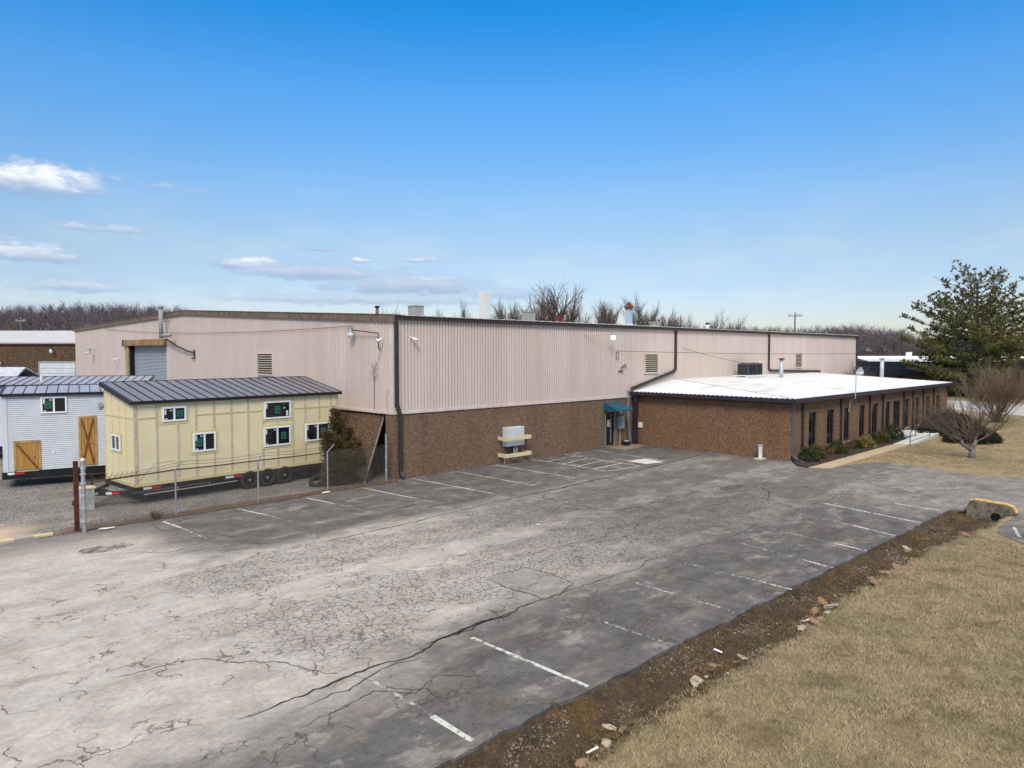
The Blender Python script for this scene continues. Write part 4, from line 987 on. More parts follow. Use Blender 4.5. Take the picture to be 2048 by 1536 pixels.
b.build('batten', M['batten'], yh, local=True)
slider(yh, PF, 1.04, 1.98, 3.18, 3.76); slider(yh, PF, 2.24, 3.18, 1.86, 2.63, True, 'left'); slider(yh, PF, 5.38, 6.68, 2.98, 3.75, False); slider(yh, PF, 5.35, 6.66, 1.77, 2.62); slider(yh, PF, 7.42, 8.73, 1.81, 2.63); slider(yh, PE, 1.33, 2.22, 2.0, 2.64, True, None)
seam_roof(yh, YL, YD, YZ0, YZ1, 22, 'darkroof')
b = MB(); b.box(-.05, YL, .02, .14, .56, .735); b.box(-.05, YL, YD - .14, YD - .02, .56, .735); b.box(-.05, .08, .14, YD - .14, .56, .735); b.box(YL - .1, YL, .14, YD - .14, .46, .735)
for xx in (1.5, 3, 4.2, 7, 8): b.box(xx, xx + .08, .14, YD - .14, .5, .73)
b.bar((-.02, .25, .52), (-1.15, 1.26, .50), .09, .16); b.bar((-.02, YD - .25, .52), (-1.15, 1.34, .50), .09, .16); b.box(-1.45, -1.02, 1.22, 1.38, .44, .60); b.box(-.62, -.52, .8, 1.8, .46, .58)
b.build('chassis', M['black'], yh, local=True)
b = MB(); b.tube([(-1.08, 1.30, .02), (-1.08, 1.30, .55)], .04, 10); b.tube([(-1.08, 1.30, .55), (-1.08, 1.30, 1.25)], .055, 10); b.box(-1.16, -1.0, 1.22, 1.38, .0, .03); b.bar((-1.08, 1.3, 1.2), (-1.28, 1.12, 1.2), .03, .03); b.build('jack', M['black'], yh, local=True)
b = MB(); b.tube([(-.1, .28, .50), (-.55, .9, .60), (-.7, 1.05, .7)], .02, 6); b.tube([(.3, -.02, .42), (2.5, .0, .42), (4.1, .02, .44)], .022, 8); b.tube([(1.6, .0, .42), (1.6, .0, .56)], .02, 6); b.tube([(2.9, .0, .42), (2.9, .0, .56)], .02, 6); b.build('drain_pipe', M['ventgrey'], yh, local=True)
for a, c, mt in ((.6, .95, 'red'), (3.95, 4.3, 'red'), (.3, .599, 'white'), (3.6, 3.949, 'white')):
    b = MB(); b.box(a, c, .012, .0195, .60, .70); b.build('reflector', M[mt], yh, local=True)
# tape along the tongue rail
def tongue_pt(t, o=0): a = Vector((-.02, .25, .52)); c = Vector((-1.15, 1.26, .50)); d_ = (c - a).normalized(); n_ = Vector((d_.y, -d_.x, 0)); n_ = n_ if n_.y < 0 else -n_; return a + (c - a) * t + n_ * (.047 + o)
for nm, t0, t1, mt in (('reflector', .30, .48, 'red'), ('reflector', .48, .62, 'white'), ('reflector', .80, .98, 'white')):
    b = MB(); b.bar(tongue_pt(t0), tongue_pt(t1), .006, .10); b.build(nm, M[mt], yh, local=True)
for xx in (4.66, 5.50, 6.34): wheel(yh, xx, -.05)
for xx in (4.66, 5.50, 6.34): wheel(yh, xx, YD - .22)

# ---- white sided house
wt = thing('tiny_house', 'white lap sided tiny house with stained wooden doors on a black trailer', 'tiny house', (-13.28, 9.93, 0), R(-13.7))
WL, WD, WB, WZ0, WZ1 = 9.0, 2.6, .74, 4.02, 4.26
body(wt, WL, WD, WB, WZ0, WZ1, 'siding', 'wall', .035)
b = MB(); n = 37; h = (WZ0 - WB) / n
for i in range(n):
    z = WB + i * h
    zt = z + h * .80
    b.add([(.0, -.034, z), (WL, -.034, z), (WL, -.020, zt), (.0, -.020, zt), (0, .034, z), (WL, .034, z), (0, .034, zt), (WL, .034, zt)], [(0, 1, 2, 3), (4, 5, 1, 0), (3, 2, 7, 6)])
    b.add([(-.034, WD, z), (-.034, 0, z), (-.020, 0, zt), (-.020, WD, zt), (.034, WD, z), (.034, 0, z), (.034, WD, zt), (.034, 0, zt)], [(0, 1, 2, 3), (4, 5, 1, 0), (3, 2, 7, 6)])
b.build('lap_siding', M['siding'], wt, local=True)
b = MB(); b.box(-.05, .14, -.05, -.001, WB - .02, WZ0 - .06); b.box(-.05, -.001, -.001, .16, WB - .02, WZ0 - .06); b.build('corner_board', M['siding'], wt, local=True)
slider(wt, lambda u, z, q: (u, -.03 - q, z), 1.36, 2.34, 3.22, 3.95, True, 'left')
def barn_door(par, u0, u1, z0, z1, name, nb, both=True):
    t = .09
    b = MB(); b.box(u0, u0 + t, -.07, -.03, z0, z1); b.box(u1 - t, u1, -.07, -.03, z0, z1); b.box(u0 + t, u1 - t, -.07, -.03, z1 - t, z1); fr = b.build(name, M['woodtrim'], par, local=True)
    b = MB(); b.box(u0 + t + .012, u1 - t - .012, -.055, -.036, z0 + .02, z1 - t - .012); lf = b.build('door_leaf', M['wood'], fr, local=True)
    b = MB(); a, c = (u0 + t + .04, z1 - t - .06), (u1 - t - .04, z0 + .06)
    b.bar((a[0], -.066, a[1]), (c[0], -.066, c[1]), .014, .075, (0, 0, 1)); 
    if both: b.bar((c[0], -.063, a[1]), (a[0], -.063, c[1]), .014, .075, (0, 0, 1))
    b.build('brace', M['woodbrace'], fr, local=True)
    b = MB(); b.box(u0 + t, u1 - t, -.036, -.0345, z0, z1 - t); b.build('gap', M['blackvoid'], fr, local=True)
    b = MB(); zz = z0 + (z1 - z0) * .47; b.tube([(u1 - t - .12, -.056, zz), (u1 - t - .12, -.11, zz), (u1 - t - .22, -.11, zz)], .016, 7); b.build('handle', M['galv'], fr, local=True)
    b = MB(); b.box(u0 + t, u1 - t, -.06, -.034, z0 - .05, z0 - .002); b.build('threshold', M['concrete'], fr, local=True)
barn_door(wt, 2.76, 3.47, .80, 3.04, 'barn_door', 5); barn_door(wt, .34, 1.32, .76, 2.05, 'hatch_door', 6, False)
seam_roof(wt, WL, WD, WZ0, WZ1, 22, 'roofblue')
b = MB(); b.box(-.1, WL, -.0, .12, .40, .735); b.box(-.1, WL, WD - .12, WD, .44, .735); b.box(-.1, .05, .12, WD - .12, .42, .735); b.box(-.05, 2.0, -.03, -.002, .40, .70); b.box(WL - .1, WL, .12, WD - .12, .5, .73); b.build('chassis', M['black'], wt, local=True)
b = MB(); b.box(.10, .34, -.038, -.0305, .60, .70); b.build('reflector', M['white'], wt, local=True); b = MB(); b.box(.341, .70, -.038, -.0305, .60, .70); b.build('reflector', M['red'], wt, local=True)
b = MB(); b.box(3.56, 3.72, -.06, -.034, 3.38, 3.62); b.ring((3.66, -.12, 3.5), (0, 1, 0), [(.001, 0), (.08, .0), (.10, .07), (.001, .07)], 14); b.ring((3.60, -.12, 3.42), (0, 1, 0), [(.001, 0), (.06, .0), (.07, .07), (.001, .07)], 14); b.build('porch_light', M['galv'], wt, local=True)
b = MB(); b.box(1.75, 1.85, -.06, -.03, 1.42, 1.53); b.build('outlet', M['white'], wt, local=True)
for xx in (5.0, 5.85): wheel(wt, xx, .0)
# ---- third house, only its roof shows
t3 = thing('tiny_house', 'tiny house hidden but for its blue grey roof behind the white one', 'tiny house', (-13.4, 21.2, 0), R(-27))
body(t3, 9.0, 2.7, .74, 4.02, 4.40, 'siding'); seam_roof(t3, 9.0, 2.7, 4.02, 4.40, 21, 'roofblue')
b = MB(); b.box(0, 9.0, .1, .2, .4, .735); b.box(0, 9.0, 2.5, 2.6, .4, .735); b.build('chassis', M['black'], t3, local=True)
b = MB(); b.cyl(3.55, 1.2, 4.25, 4.62, .06, 10); b.build('vent_pipe', M['white'], t3, local=True)
for xx in (4.4, 5.2): wheel(t3, xx, .0)
# shed at the frame's edge
t4 = thing('shed', 'small dark shed with a pale sloping roof behind the white house', 'shed', (-13.5, 27.0, 0), R(-44))
body(t4, 4.0, 3.0, 0, 4.1, 4.1, 'fascia'); b = MB(); b.plate((-.3, -.3, 4.14), (4.3, -.3, 4.14), (4.0, 1.5, 5.0), (-.0, 1.5, 5.0), .08); b.plate((0, 1.5, 5.0), (4.0, 1.5, 5.0), (4.3, 3.3, 4.14), (-.3, 3.3, 4.14), .08); b.build('roof', M['galvlight'], t4, local=True)

# ------------------------------------------------------------------ fence
def galv_post(mb, x, y, z1, r=.04): mb.cyl(x, y, -.05, z1, r, 10)
fe = thing('chain_link_fence', 'rusty topped chain link fence with barbed wire in front of the yellow house', 'fence', (-6.5, -.4, 0))
fp = [(-12.92, -.90), (-9.86, -.42), (-6.73, -.38), (-3.54, -.16), (-.52, -.13)]
RH = 1.66
for i, (x, y) in enumerate(fp):
    b = MB(); galv_post(b, x, y, [2.38, RH + .03, RH + .03, RH + .03, 2.2][i], [.065, .033, .033, .033, .045][i]); po = b.build('post', M['galv'], fe)
    if i in (0, 4):
        b = MB()
        for z in ((.35, .8, 1.2, 1.6, 1.9, 2.1) if i == 0 else (.5, 1.1, 1.6)): b.cyl(x, y, z, z + .05, .085 if i == 0 else .06, 10)
        if i == 0: b.ring((x, y, 2.36), (0, 0, 1), [(.001, .1), (.05, .09), (.085, .03), (.085, 0), (.001, 0)], 12)
        b.build('band', M['galvlight'], po)
    else:
        b = MB(); b.bar((x, y, RH), (x + .28 if i == 1 else x + .26, y - .10, RH + .30), .03, .04); b.build('barb_arm', M['galv'], po)
b = MB()
for i, (a, c) in enumerate(zip(fp, fp[1:])):
    if i == 3: continue
    za = RH if i else 1.62; b.tube([(a[0], a[1], za), ((a[0] + c[0]) / 2, (a[1] + c[1]) / 2, RH - .02), (c[0], c[1], RH)], .026, 8)
b.build('top_rail', M['rail'], fe)
b = MB(); a, c = fp[3], fp[4]; b.tube([(a[0], a[1], RH), (c[0], c[1], RH + .02)], .010, 5); b.build('tension_wire', M['rail'], fe)
def chain(mb, a, c, h, pitch=.085, r=.0036):
    L = math.hypot(c[0] - a[0], c[1] - a[1]); d_ = ((c[0] - a[0]) / L, (c[1] - a[1]) / L); n = int((L + h) / pitch)
    for k in range(n):
        for s in (0, 1):
            u0 = k * pitch - h; u1 = u0 + h; za, zb = .02, h
            if u0 < 0: za = .02 + (0 - u0); u0 = 0
            if u1 > L: zb = h - (u1 - L); u1 = L
            if zb - za < .05 or u1 <= u0: continue
            if s: ua, ub = L - u0, L - u1
            else: ua, ub = u0, u1
            mb.tube([(a[0] + d_[0] * ua, a[1] + d_[1] * ua + (.004 if s else -.004), za), (a[0] + d_[0] * ub, a[1] + d_[1] * ub + (.004 if s else -.004), zb)], r, 3, False)
b = MB()
for a, c in zip(fp, fp[1:]): chain(b, a, c, RH - .03)
b.build('chain_mesh', paint('tarnished_chain_wire', (.11, .10, .09), .7, .2, 5), fe)
b = MB(); rnd = random.Random(4)
for off, zz in ((.27, .29), (.15, .17)):
    arms = [(-13.0, -.9, 1.62 + zz * .35)] + [(x + off, y - off * .35, RH + zz) for (x, y) in fp[1:4]]
    for a, c in zip(arms, arms[1:]):
        P = [tuple(a[k] + (c[k] - a[k]) * i / 8 - (.06 * math.sin(math.pi * i / 8) if k == 2 else 0) + rnd.uniform(-.015, .015) for k in range(3)) for i in range(9)]
        b.tube(P, .006, 4)
        for i in range(1, 26):
            q = [a[k] + (c[k] - a[k]) * i / 26 - (.06 * math.sin(math.pi * i / 26) if k == 2 else 0) for k in range(3)]
            b.bar((q[0] - .025, q[1], q[2] - .025), (q[0] + .025, q[1], q[2] + .025), .006, .006)
b.tube([(-9.9, -.5, 2.0), (-10.6, -.6, 1.98), (-11.0, -.5, 1.5), (-11.3, -.4, 1.15)], .007, 4)
for i in range(7): b.tube([(-12.3 + .16 * i, -.8, 1.66), (-12.22 + .16 * i, -.84, 1.78), (-12.18 + .16 * i, -.8, 1.86)], .008, 4)
b.build('barbed_wire', M['rail'], fe)
t = thing('gate_post', 'rust red square gate post beside the grey fence post', 'post', (-13.06, -.60, 0))
b = MB(); b.box(-.065, .065, -.065, .065, -.05, 2.34); b.build('post_body', M['rust'], t, local=True, bevel=.006); b = MB(); b.box(-.12, -.066, -.04, .04, .88, 1.02); b.build('latch', M['rust'], t, local=True)
t = thing('concrete_pedestal', 'squat grey concrete pedestal with pale cap behind the grey fence post', 'pedestal', (-11.9, 2.9, 0))
b = MB(); b.box(-.22, .22, -.2, .2, 0, .80); b.build('pedestal_body', M['concrete'], t, local=True, bevel=.02); b = MB(); b.box(-.24, .26, -.22, .22, .801, .86); b.build('cap', M['cream'], t, local=True)
b = MB(); b.ring((0, 0, 0), (0, 1, 0), [(.24, 0), (.36, .02), (.40, .07), (.40, .19), (.36, .24), (.24, .26), (.26, .20), (.26, .06)], 30)
ty = b.build('loose_tyre', M['rubber'], None, True); ty.location = (-3.35, .95, .27); ty.rotation_euler = (R(-52), 0, R(-20)); tag(ty, 'loose black tyre leaning on the gravel beside the cedar', 'tyre')

# striped kerb bars at the yard entrance
M['kerbstripe'] = None
def mk_stripes():
    k = NT('striped_kerb'); p = k.pos(); x = k.sep(p)[0]
    f = k.math('FRACT', k.math('ADD', k.math('MULTIPLY', x, .95), k.math('MULTIPLY', k.noise(p, 5, 3), .12)))
    c = k.mix(k.smooth(f, .46, .50), (.33, .31, .28), (.60, .48, .29)); c = k.mix(k.smooth(k.noise(p, 6, 5, .7), .45, .7, 0, .5), c, (.30, .27, .23))
    return k.done(c, .9)
M['kerbstripe'] = mk_stripes()
b = MB(); b.box(-17.2, -13.75, -.72, -.56, -.02, .10); o = b.build('kerb_stop', M['kerbstripe'], None, bevel=.02); tag(o, 'striped cream and grey kerb bar across the yard entrance', 'kerb stop')

# ------------------------------------------------------------------ culvert headwall
t = thing('culvert_headwall', 'stained concrete culvert headwall with yellow painted top', 'headwall', (11.75, -21.1, -.5))
b = MB()
import itertools
ys_ = [-21.85, -20.35]
vs = []
prof = [(-21.88, -.45), (-21.9, .10), (-21.78, .30), (-21.6, .36), (-20.6, .40), (-20.42, .34), (-20.33, .12), (-20.33, -.45)]
for xx in (11.62, 11.92): vs += [(xx, y, z) for y, z in prof]
n = len(prof); b.add(vs, [tuple(range(n - 1, -1, -1)), tuple(range(n, 2 * n))] + [(i, (i + 1) % n, n + (i + 1) % n, n + i) for i in range(n)])
b.build('wall', M['dirtyconcrete'], t)
b = MB()
for (y0, z0), (y1, z1) in zip(prof[1:], prof[2:-1]): b.bar((11.77, y0, z0 + .004), (11.77, y1, z1 + .004), .318, .035)
b.build('painted_edge', M['yellow'], t)
b = MB(); b.ring((11.61, -21.28, -.15), (1, 0, 0), [(.17, -.02), (.21, -.02), (.21, .25), (.17, .25)], 24); pz = b.build('pipe', M['dirtyconcrete'], t)
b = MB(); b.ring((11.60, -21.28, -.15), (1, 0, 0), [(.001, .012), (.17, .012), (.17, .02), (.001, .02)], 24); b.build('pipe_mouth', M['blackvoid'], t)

# ------------------------------------------------------------------ handrails at the ramp
def handrail(label, a, c, rise):
    t = thing('handrail', label, 'handrail', (a[0], a[1], .05), 0, 'black pipe handrails on the ramp')
    a = Vector((*a, .05)); c = Vector((*c, .05 + rise)); up = Vector((0, 0, .92)); m = (a + c) / 2
    b = MB(); b.tube([a, a + up * .85, a + up + (c - a) * .06, c + up, c + up + (c - a) * .04, c + up * .6 + (c - a) * .06], .026, 8); b.build('top_rail', M['black'], t, True)
    b = MB(); b.tube([a + up * .28, c + up * .12], .02, 6); b.build('bottom_rail', M['black'], t, True)
    b = MB(); b.tube([c, c + up], .024, 8); b.build('post', M['black'], t, True)
handrail('black pipe handrail on the wall side of the ramp', (29.6, -12.15), (34.6, -12.06), .14)
handrail('black pipe handrail on the lawn side of the ramp', (30.0, -13.05), (35.0, -12.82), .14)

# ------------------------------------------------------------------ poles, wires, far buildings
def pole(label, x, y, h, arm, ang, two=True):
    t = thing('utility_pole', label, 'utility pole', (x, y, 0))
    b = MB(); b.tube([(x, y, -.3), (x, y, h)], [.17, .12], 9); b.build('pole_shaft', paint('weathered_pole', (.16, .14, .13), .9, .2), t)
    dx_, dy_ = math.cos(ang), math.sin(ang)
    b = MB(); b.bar((x - dx_ * arm, y - dy_ * arm, h - .5), (x + dx_ * arm, y + dy_ * arm, h - .5), .16, .18)
    for f in (-.95, -.62, .3, .62, .95): b.cyl(x + dx_ * arm * f, y + dy_ * arm * f, h - .42, h - .08, .07, 7)
    b.cyl(x, y, h, h + .3, .08, 7); b.build('crossarm', M['galv'], t)
    if two:
        b = MB(); b.bar((x - dx_ * arm * .2, y - dy_ * arm * .2, h - 4.0), (x + dx_ * arm * .75, y + dy_ * arm * .75, h - 3.7), .12, .14); b.bar((x - dx_ * arm * .95, y - dy_ * arm * .95, h - 3.75), (x - dx_ * arm * .35, y - dy_ * arm * .35, h - 3.45), .12, .14); b.build('crossarm', M['galv'], t)
pole('utility pole with cross arms rising beyond the far roof end', 108.6, 29.1, 13.0, 1.25, R(-44.7)); pole('small pale utility pole beyond the far brown building', 13.07, 151.6, 13.0, 1.0, R(-44.7))
def wire(label, a, c, sag, r=.012):
    b = MB(); a, c = Vector(a), Vector(c); P = [a.lerp(c, i / 28) - Vector((0, 0, sag * 4 * (i / 28) * (1 - i / 28))) for i in range(29)]
    b.tube(P, r, 4); o = b.build('overhead_wire', M['black'], None); tag(o, label, 'wire')
wire('overhead wire sagging from the cable loop past the wall to the pine', (17.0, -.06, 6.0), (90.0, -12.0, 7.4), .75, .014)
wire('overhead wire dropping from the front wall to the condensers', (24.5, -.06, 6.2), (33.4, -1.0, 4.95), .12, .012)
wire('low wire beyond the office roof towards the pine', (60, .5, 4.4), (110, -20, 3.9), .4, .014)
wire('thin wire running along the gable under the fascia', (-.09, 44, 8.0), (-.09, 3.2, 7.2), .35, .012)

fb = thing('far_building', 'low brown building with a white roof beyond the gable', 'building', (-2, 61, 0))
U = Vector((.7112, -.7030, 0)); V = Vector((.7030, .7112, 0)); O = Vector((.0, 59.2, 0))
def Q(u, v, z): p = O + U * u + V * v; return (p.x, p.y, z)
b = MB(); b.quad(Q(-45, 0, 0), Q(6, 0, 0), Q(6, 0, 6.72), Q(-45, 0, 6.72)); b.quad(Q(6, 0, 0), Q(6, 17, 0), Q(6, 17, 6.7), Q(6, 0, 6.7)); b.build('wall', M['agg3'], fb)
b = MB(); b.plate(Q(-45, -.3, 6.95), Q(6.2, -.3, 6.95), Q(6.2, 17, 8.7), Q(-45, 17, 8.7), .12)
b.build('roof', M['mainroof'], fb)
b = MB(); b.bar(Q(-45, -.12, 6.80), Q(6, -.12, 6.80), .12, .22); b.build('fascia', paint('dull_red_fascia', (.16, .06, .05), .8, .2), fb)
b = MB(); b.bar(Q(-2.40, -.06, 2.44), Q(1.3, -.06, 2.44), .1, 4.76); dk = b.build('dock_door', paint('white_dock_door', (.62, .65, .67), .6, .08, 1), fb)
b = MB()
for i in range(1, 9): b.bar(Q(-2.4, -.118, i * .53), Q(1.3, -.118, i * .53), .012, .03)
b.build('panel_joint', M['ventgrey'], dk); b = MB(); b.bar(Q(-2.55, -.06, 2.45), Q(-2.40, -.06, 2.45), .16, 4.9); b.bar(Q(1.3, -.06, 2.45), Q(1.45, -.06, 2.45), .16, 4.9); b.bar(Q(-2.55, -.06, 4.9), Q(1.45, -.06, 4.9), .16, .16); b.build('frame', M['ventgrey'], dk)
for u, z, lab in ((-.9, 6.2, 'small wall lamp high on the far brown building'), (-6.3, 4.95, 'bright round wall lamp on the far brown building')):
    t = thing('wall_lamp', lab, 'wall lamp', Q(u, -.1, z)); p = Vector(Q(u, -.1, z)); b = MB(); b.tube([p, p - V * .4], .05, 6); b.build('arm', M['brownmetal'], t); b = MB(); b.ring(p - V * .45 + Vector((0, 0, -.15)), (0, 0, 1), [(.001, .2), (.12, .18), (.2, 0), (.001, 0)], 12); b.build('lamp_housing', M['galv'], t); b = MB(); b.ring(p - V * .45 + Vector((0, 0, -.152)), (0, 0, -1), [(.001, 0), (.18, 0), (.14, .2), (.001, .22)], 12); b.build('lens', M['lens'], t, True)

sb = thing('store_building', 'low shop with a dark teal parapet band beyond the office wing', 'building', (94, 5, 0))
M['tealband'] = paint('dark_teal_parapet', (.016, .025, .035), .8, .12, .5, spec=.1)
b = MB(); A0 = Vector((91.5, 16.0, 0)); D0 = (Vector((97.0, -22, 0)) - A0).normalized(); N0 = Vector((D0.y, -D0.x, 0)); N0 = N0 if N0.x < 0 else -N0
def S(u, v, z): p = A0 + D0 * u - N0 * v; return (p.x, p.y, z)
b.quad(S(0, .1, 0), S(38, .1, 0), S(38, .1, 2.6), S(0, .1, 2.6)); b.build('wall', paint('brown_shop_wall', (.13, .095, .045), .8, .25, .4), sb)
b = MB(); b.bar(S(0, -.2, 3.6), S(38, -.2, 3.6), .7, 2.0); b.bar(S(0, 8, 3.9), S(0, -.5, 3.9), .3, 1.4); b.build('parapet', M['tealband'], sb)
for i in range(9):
    b = MB(); b.bar(S(1.5 + i * 4, -.0, 1.2), S(4.6 + i * 4, -.0, 1.2), .12, 2.0); wq = b.build('window', M['glass'], sb); b = MB(); b.bar(S(1.35 + i * 4, -.05, 1.2), S(1.5 + i * 4, -.05, 1.2), .2, 2.4); b.build('frame', M['black'], wq)
hb = thing('low_hall', 'white roofed hall behind the teal banded shop', 'building', (116, 14, 0))
A1 = Vector((112.9, 17.8, 0)); D1 = Vector((.711, -.703, 0)); N1 = Vector((-.703, -.711, 0))
def T(u, v, z): p = A1 + D1 * u - N1 * v; return (p.x, p.y, z)
b = MB(); b.quad(T(0, 0, 0), T(34, 0, 0), T(34, 0, 4.4), T(0, 0, 4.4)); b.build('wall', paint('dark_slate_wall', (.03, .035, .05), .8, .1), hb)
b = MB(); b.plate(T(-.4, -.4, 4.55), T(34.4, -.4, 4.55), T(34.4, 6, 5.25), T(-.4, 6, 5.25), .15); b.bar(T(-.4, -.42, 4.5), T(34.4, -.42, 4.5), .08, .5); b.build('roof', M['white'], hb)
b = MB(); b.box(T(9, 3, 0)[0], T(9, 3, 0)[0] + .8, T(9, 3, 0)[1], T(9, 3, 0)[1] + .8, 4.9, 6.0); b.build('roof_vent', M['white'], hb)
# ------------------------------------------------------------------ vegetation
def mk_bark(name, c, var=.3):
    k = NT(name); p = k.obj(); n = k.noise(p, 3, 4)
    return k.done(k.mix(n, tuple(x * (1 - var) for x in c), tuple(x * (1 + var) for x in c)), .9, 0, .1)
def mk_leaf(name, a, c, trans=.0):
    k = NT(name); i = k.island(); n = k.noise(k.obj(), .9, 4)
    col = k.mix(i, a, c); col = k.mix(k.smooth(n, .35, .65, 0, .5), col, a)
    return k.done(col, .75, 0, .2)
M['bark'] = mk_bark('grey_brown_bark', (.15, .125, .11)); M['twig'] = mk_bark('dull_purple_twigs', (.135, .108, .102)); M['forest'] = mk_bark('far_bare_wood', (.158, .132, .140), .45)  # forest: distance haze painted in as a lighter purple grey
M['bark2'] = mk_bark('pale_grey_bark', (.20, .165, .14)); M['bushtwig'] = mk_bark('tan_brown_twigs', (.21, .15, .105)); M['orntwig'] = mk_bark('grey_brown_twigs', (.13, .10, .078)); M['rtwig'] = mk_bark('reddish_brown_twigs', (.175, .115, .075))

def grow(mb, rnd, p, d, L, r, lvl, maxl, spread, up, nseg=3, kids=(3, 4), shrink=.68, sides=5, start=.35):
    pts = [p]; q = p.copy(); dd = d.copy(); rad = [r]
    for i in range(nseg):
        dd = (dd + Vector((rnd.uniform(-1, 1), rnd.uniform(-1, 1), rnd.uniform(-.6, 1))) * .14 + Vector((0, 0, up))).normalized()
        q = q + dd * (L / nseg); pts.append(q.copy()); rad.append(r * (1 - .5 * (i + 1) / nseg))
    mb.tube(pts, rad, sides if lvl == 0 else (4 if lvl == 1 else 3), False)
    if lvl >= maxl: return
    n = rnd.randint(*kids)
    for k in range(n):
        t = start + (1 - start) * (k + rnd.random()) / n; i = min(nseg - 1, int(t * nseg)); f = t * nseg - i
        b0 = pts[i].lerp(pts[i + 1], f); rr = rad[i] * .62
        o = dd.orthogonal().normalized(); o.rotate(Matrix.Rotation(rnd.uniform(0, 6.283) + k * 2.4, 3, dd))
        nd = (dd + o * spread * rnd.uniform(.7, 1.25)).normalized()
        grow(mb, rnd, b0, nd, L * shrink * rnd.uniform(.75, 1.15), rr, lvl + 1, maxl, spread, up, max(2, nseg - 1), kids, shrink, sides, start * .7)

# ---- hills and far wood
def prof(x):
    T = [(-1200, 618), (-300, 612), (0, 614), (60, 612), (200, 608), (340, 614), (480, 634), (700, 648), (1000, 655), (1400, 657), (1560, 661), (1640, 657), (1720, 653), (1800, 664), (1860, 690), (1900, 706), (2000, 716), (2300, 718), (3200, 712)]
    for (a, ya), (c, yc) in zip(T, T[1:]):
        if a <= x <= c: return ya + (yc - ya) * (x - a) / (c - a)
    return 700
def top_at(ang, dist):          # ang: right of the view heading, degrees
    px = 1024 + 1430 * math.tan(R(ang)); return 5.9 + (705 - prof(px)) / 1430 * dist * math.cos(R(ang))
HX = math.radians(45.33)
def polar(ang, dist): a = HX - R(ang); return CAM.x + dist * math.cos(a), CAM.y + dist * math.sin(a)
rows = [(250, -.2), (300, .02), (340, .35), (385, .72), (430, 1.0), (470, 1.0), (600, .8)]
b = MB(); na = 160
for (dist, f) in rows:
    for i in range(na + 1):
        ang = -62 + 124 * i / na; x, y = polar(ang, dist); t = top_at(ang, 430) - 12.5
        b.v.append((x, y, (max(-1.0, t * f) if f >= 0 else -1.5) + (1.5 * mnoise.noise(Vector((x * .02, y * .02, 0))) if f > .1 else 0)))
m = na + 1
b.f = [(j * m + i, j * m + i + 1, (j + 1) * m + i + 1, (j + 1) * m + i) for j in range(len(rows) - 1) for i in range(na)]; b.f = [tuple(reversed(f)) for f in b.f]; b.mi = [0] * len(b.f)
k = NT('leaf_litter_hill'); M['hill'] = k.done(k.mix(k.noise(k.pos(), .05, 6, .7), (.060, .047, .043), (.115, .090, .078)), .95, 0, .05)
tag(b.build('hills', M['hill'], None, True), kind='structure')
rng = np.random.default_rng(3)
variants = []
for s in range(7):
    rnd = random.Random(100 + s); mb = MB(); L = 15
    grow(mb, rnd, Vector((0, 0, -.5)), Vector((0, 0, 1)), L * .74, .20, 0, 2, .72, .06, 3, (10, 12), .44, 4, .32)
    P = [Vector(v) for v in mb.v]; mb.tri((0, 0, 0), (0.01, 0, 0), (0, .01, 0))
    fq = np.array([f for f in mb.f if len(f) == 4], int); variants.append((np.array(mb.v), fq))
V_, F_ = [], []; off = 0
def hill_z(ang, dist):
    t = top_at(ang, 430) - 12.5
    for (d0, f0), (d1, f1) in zip(rows, rows[1:]):
        if d0 <= dist <= d1: return max(-1, t * (f0 + (f1 - f0) * (dist - d0) / (d1 - d0)))
    return t
for i in range(3600):
    ang = rng.uniform(-44, 44); q = rng.random(); dist = 300 + 150 * (q ** .7)
    x, y = polar(ang, dist); z = hill_z(ang, dist) - .4
    sc_ = rng.uniform(.62, 1.0); 
    if dist > 410: sc_ = rng.uniform(.62, .98)
    v, f = variants[rng.integers(len(variants))]; a = rng.uniform(0, 6.28); c_, s_ = math.cos(a), math.sin(a)
    vv = np.stack([(v[:, 0] * c_ - v[:, 1] * s_) * sc_ * 1.15, (v[:, 0] * s_ + v[:, 1] * c_) * sc_ * 1.15, v[:, 2] * sc_], 1) + np.array([x, y, z])
    V_.append(vv); F_.append(f + off); off += len(v)
fo = np_mesh('bare_woodland', np.concatenate(V_), np.concatenate(F_), M['forest']); tag(fo, 'grey purple leafless wood covering the far hills', 'woodland', None, 'stuff')

# ---- separate bare trees behind the warehouse roof
def bare_tree(label, x, y, h, seed, spread=.5, maxl=4, r=.28, up=.10, group=None, name='bare_tree', cat='tree', kids=(6, 7), bark='bark', twig='twig', first=.34, thick=1.35):
    t = thing(name, label, cat, (x, y, 0), 0, group); rnd = random.Random(seed)
    b = MB(); th = h * first; b.tube([(0, 0, -.3), (.1, 0, th * .5), (.0, .1, th)], [r * 1.2, r, r * .8], 8); 
    b.build('trunk', M[bark], t, local=True)
    b = MB(); n = rnd.randint(4, 5)
    for k in range(n):
        a = k * 6.283 / n + rnd.uniform(-.4, .4); tilt = spread * rnd.uniform(.5, 1.15) if k else .1
        d_ = Vector((math.cos(a) * tilt, math.sin(a) * tilt, 1)).normalized()
        grow(b, rnd, Vector((0, .1, th * rnd.uniform(.75, 1.0))), d_, h * .40 * rnd.uniform(.85, 1.1), r * .5 * thick, 1, maxl, spread, up, 4, kids, .60)
    b.build('branches', M[twig], t, local=True); return t
GB = 'bare trees behind the warehouse'
bare_tree('largest bare tree behind the roof with wide fan of limbs', 77.6, 59.7, 17.4, 11, .62, 4, .42, .06, GB, thick=1.6)
bare_tree('rounded bare tree close left of the largest bare tree', 79.9, 71.5, 15.6, 12, .55, 4, .33, .08, GB)
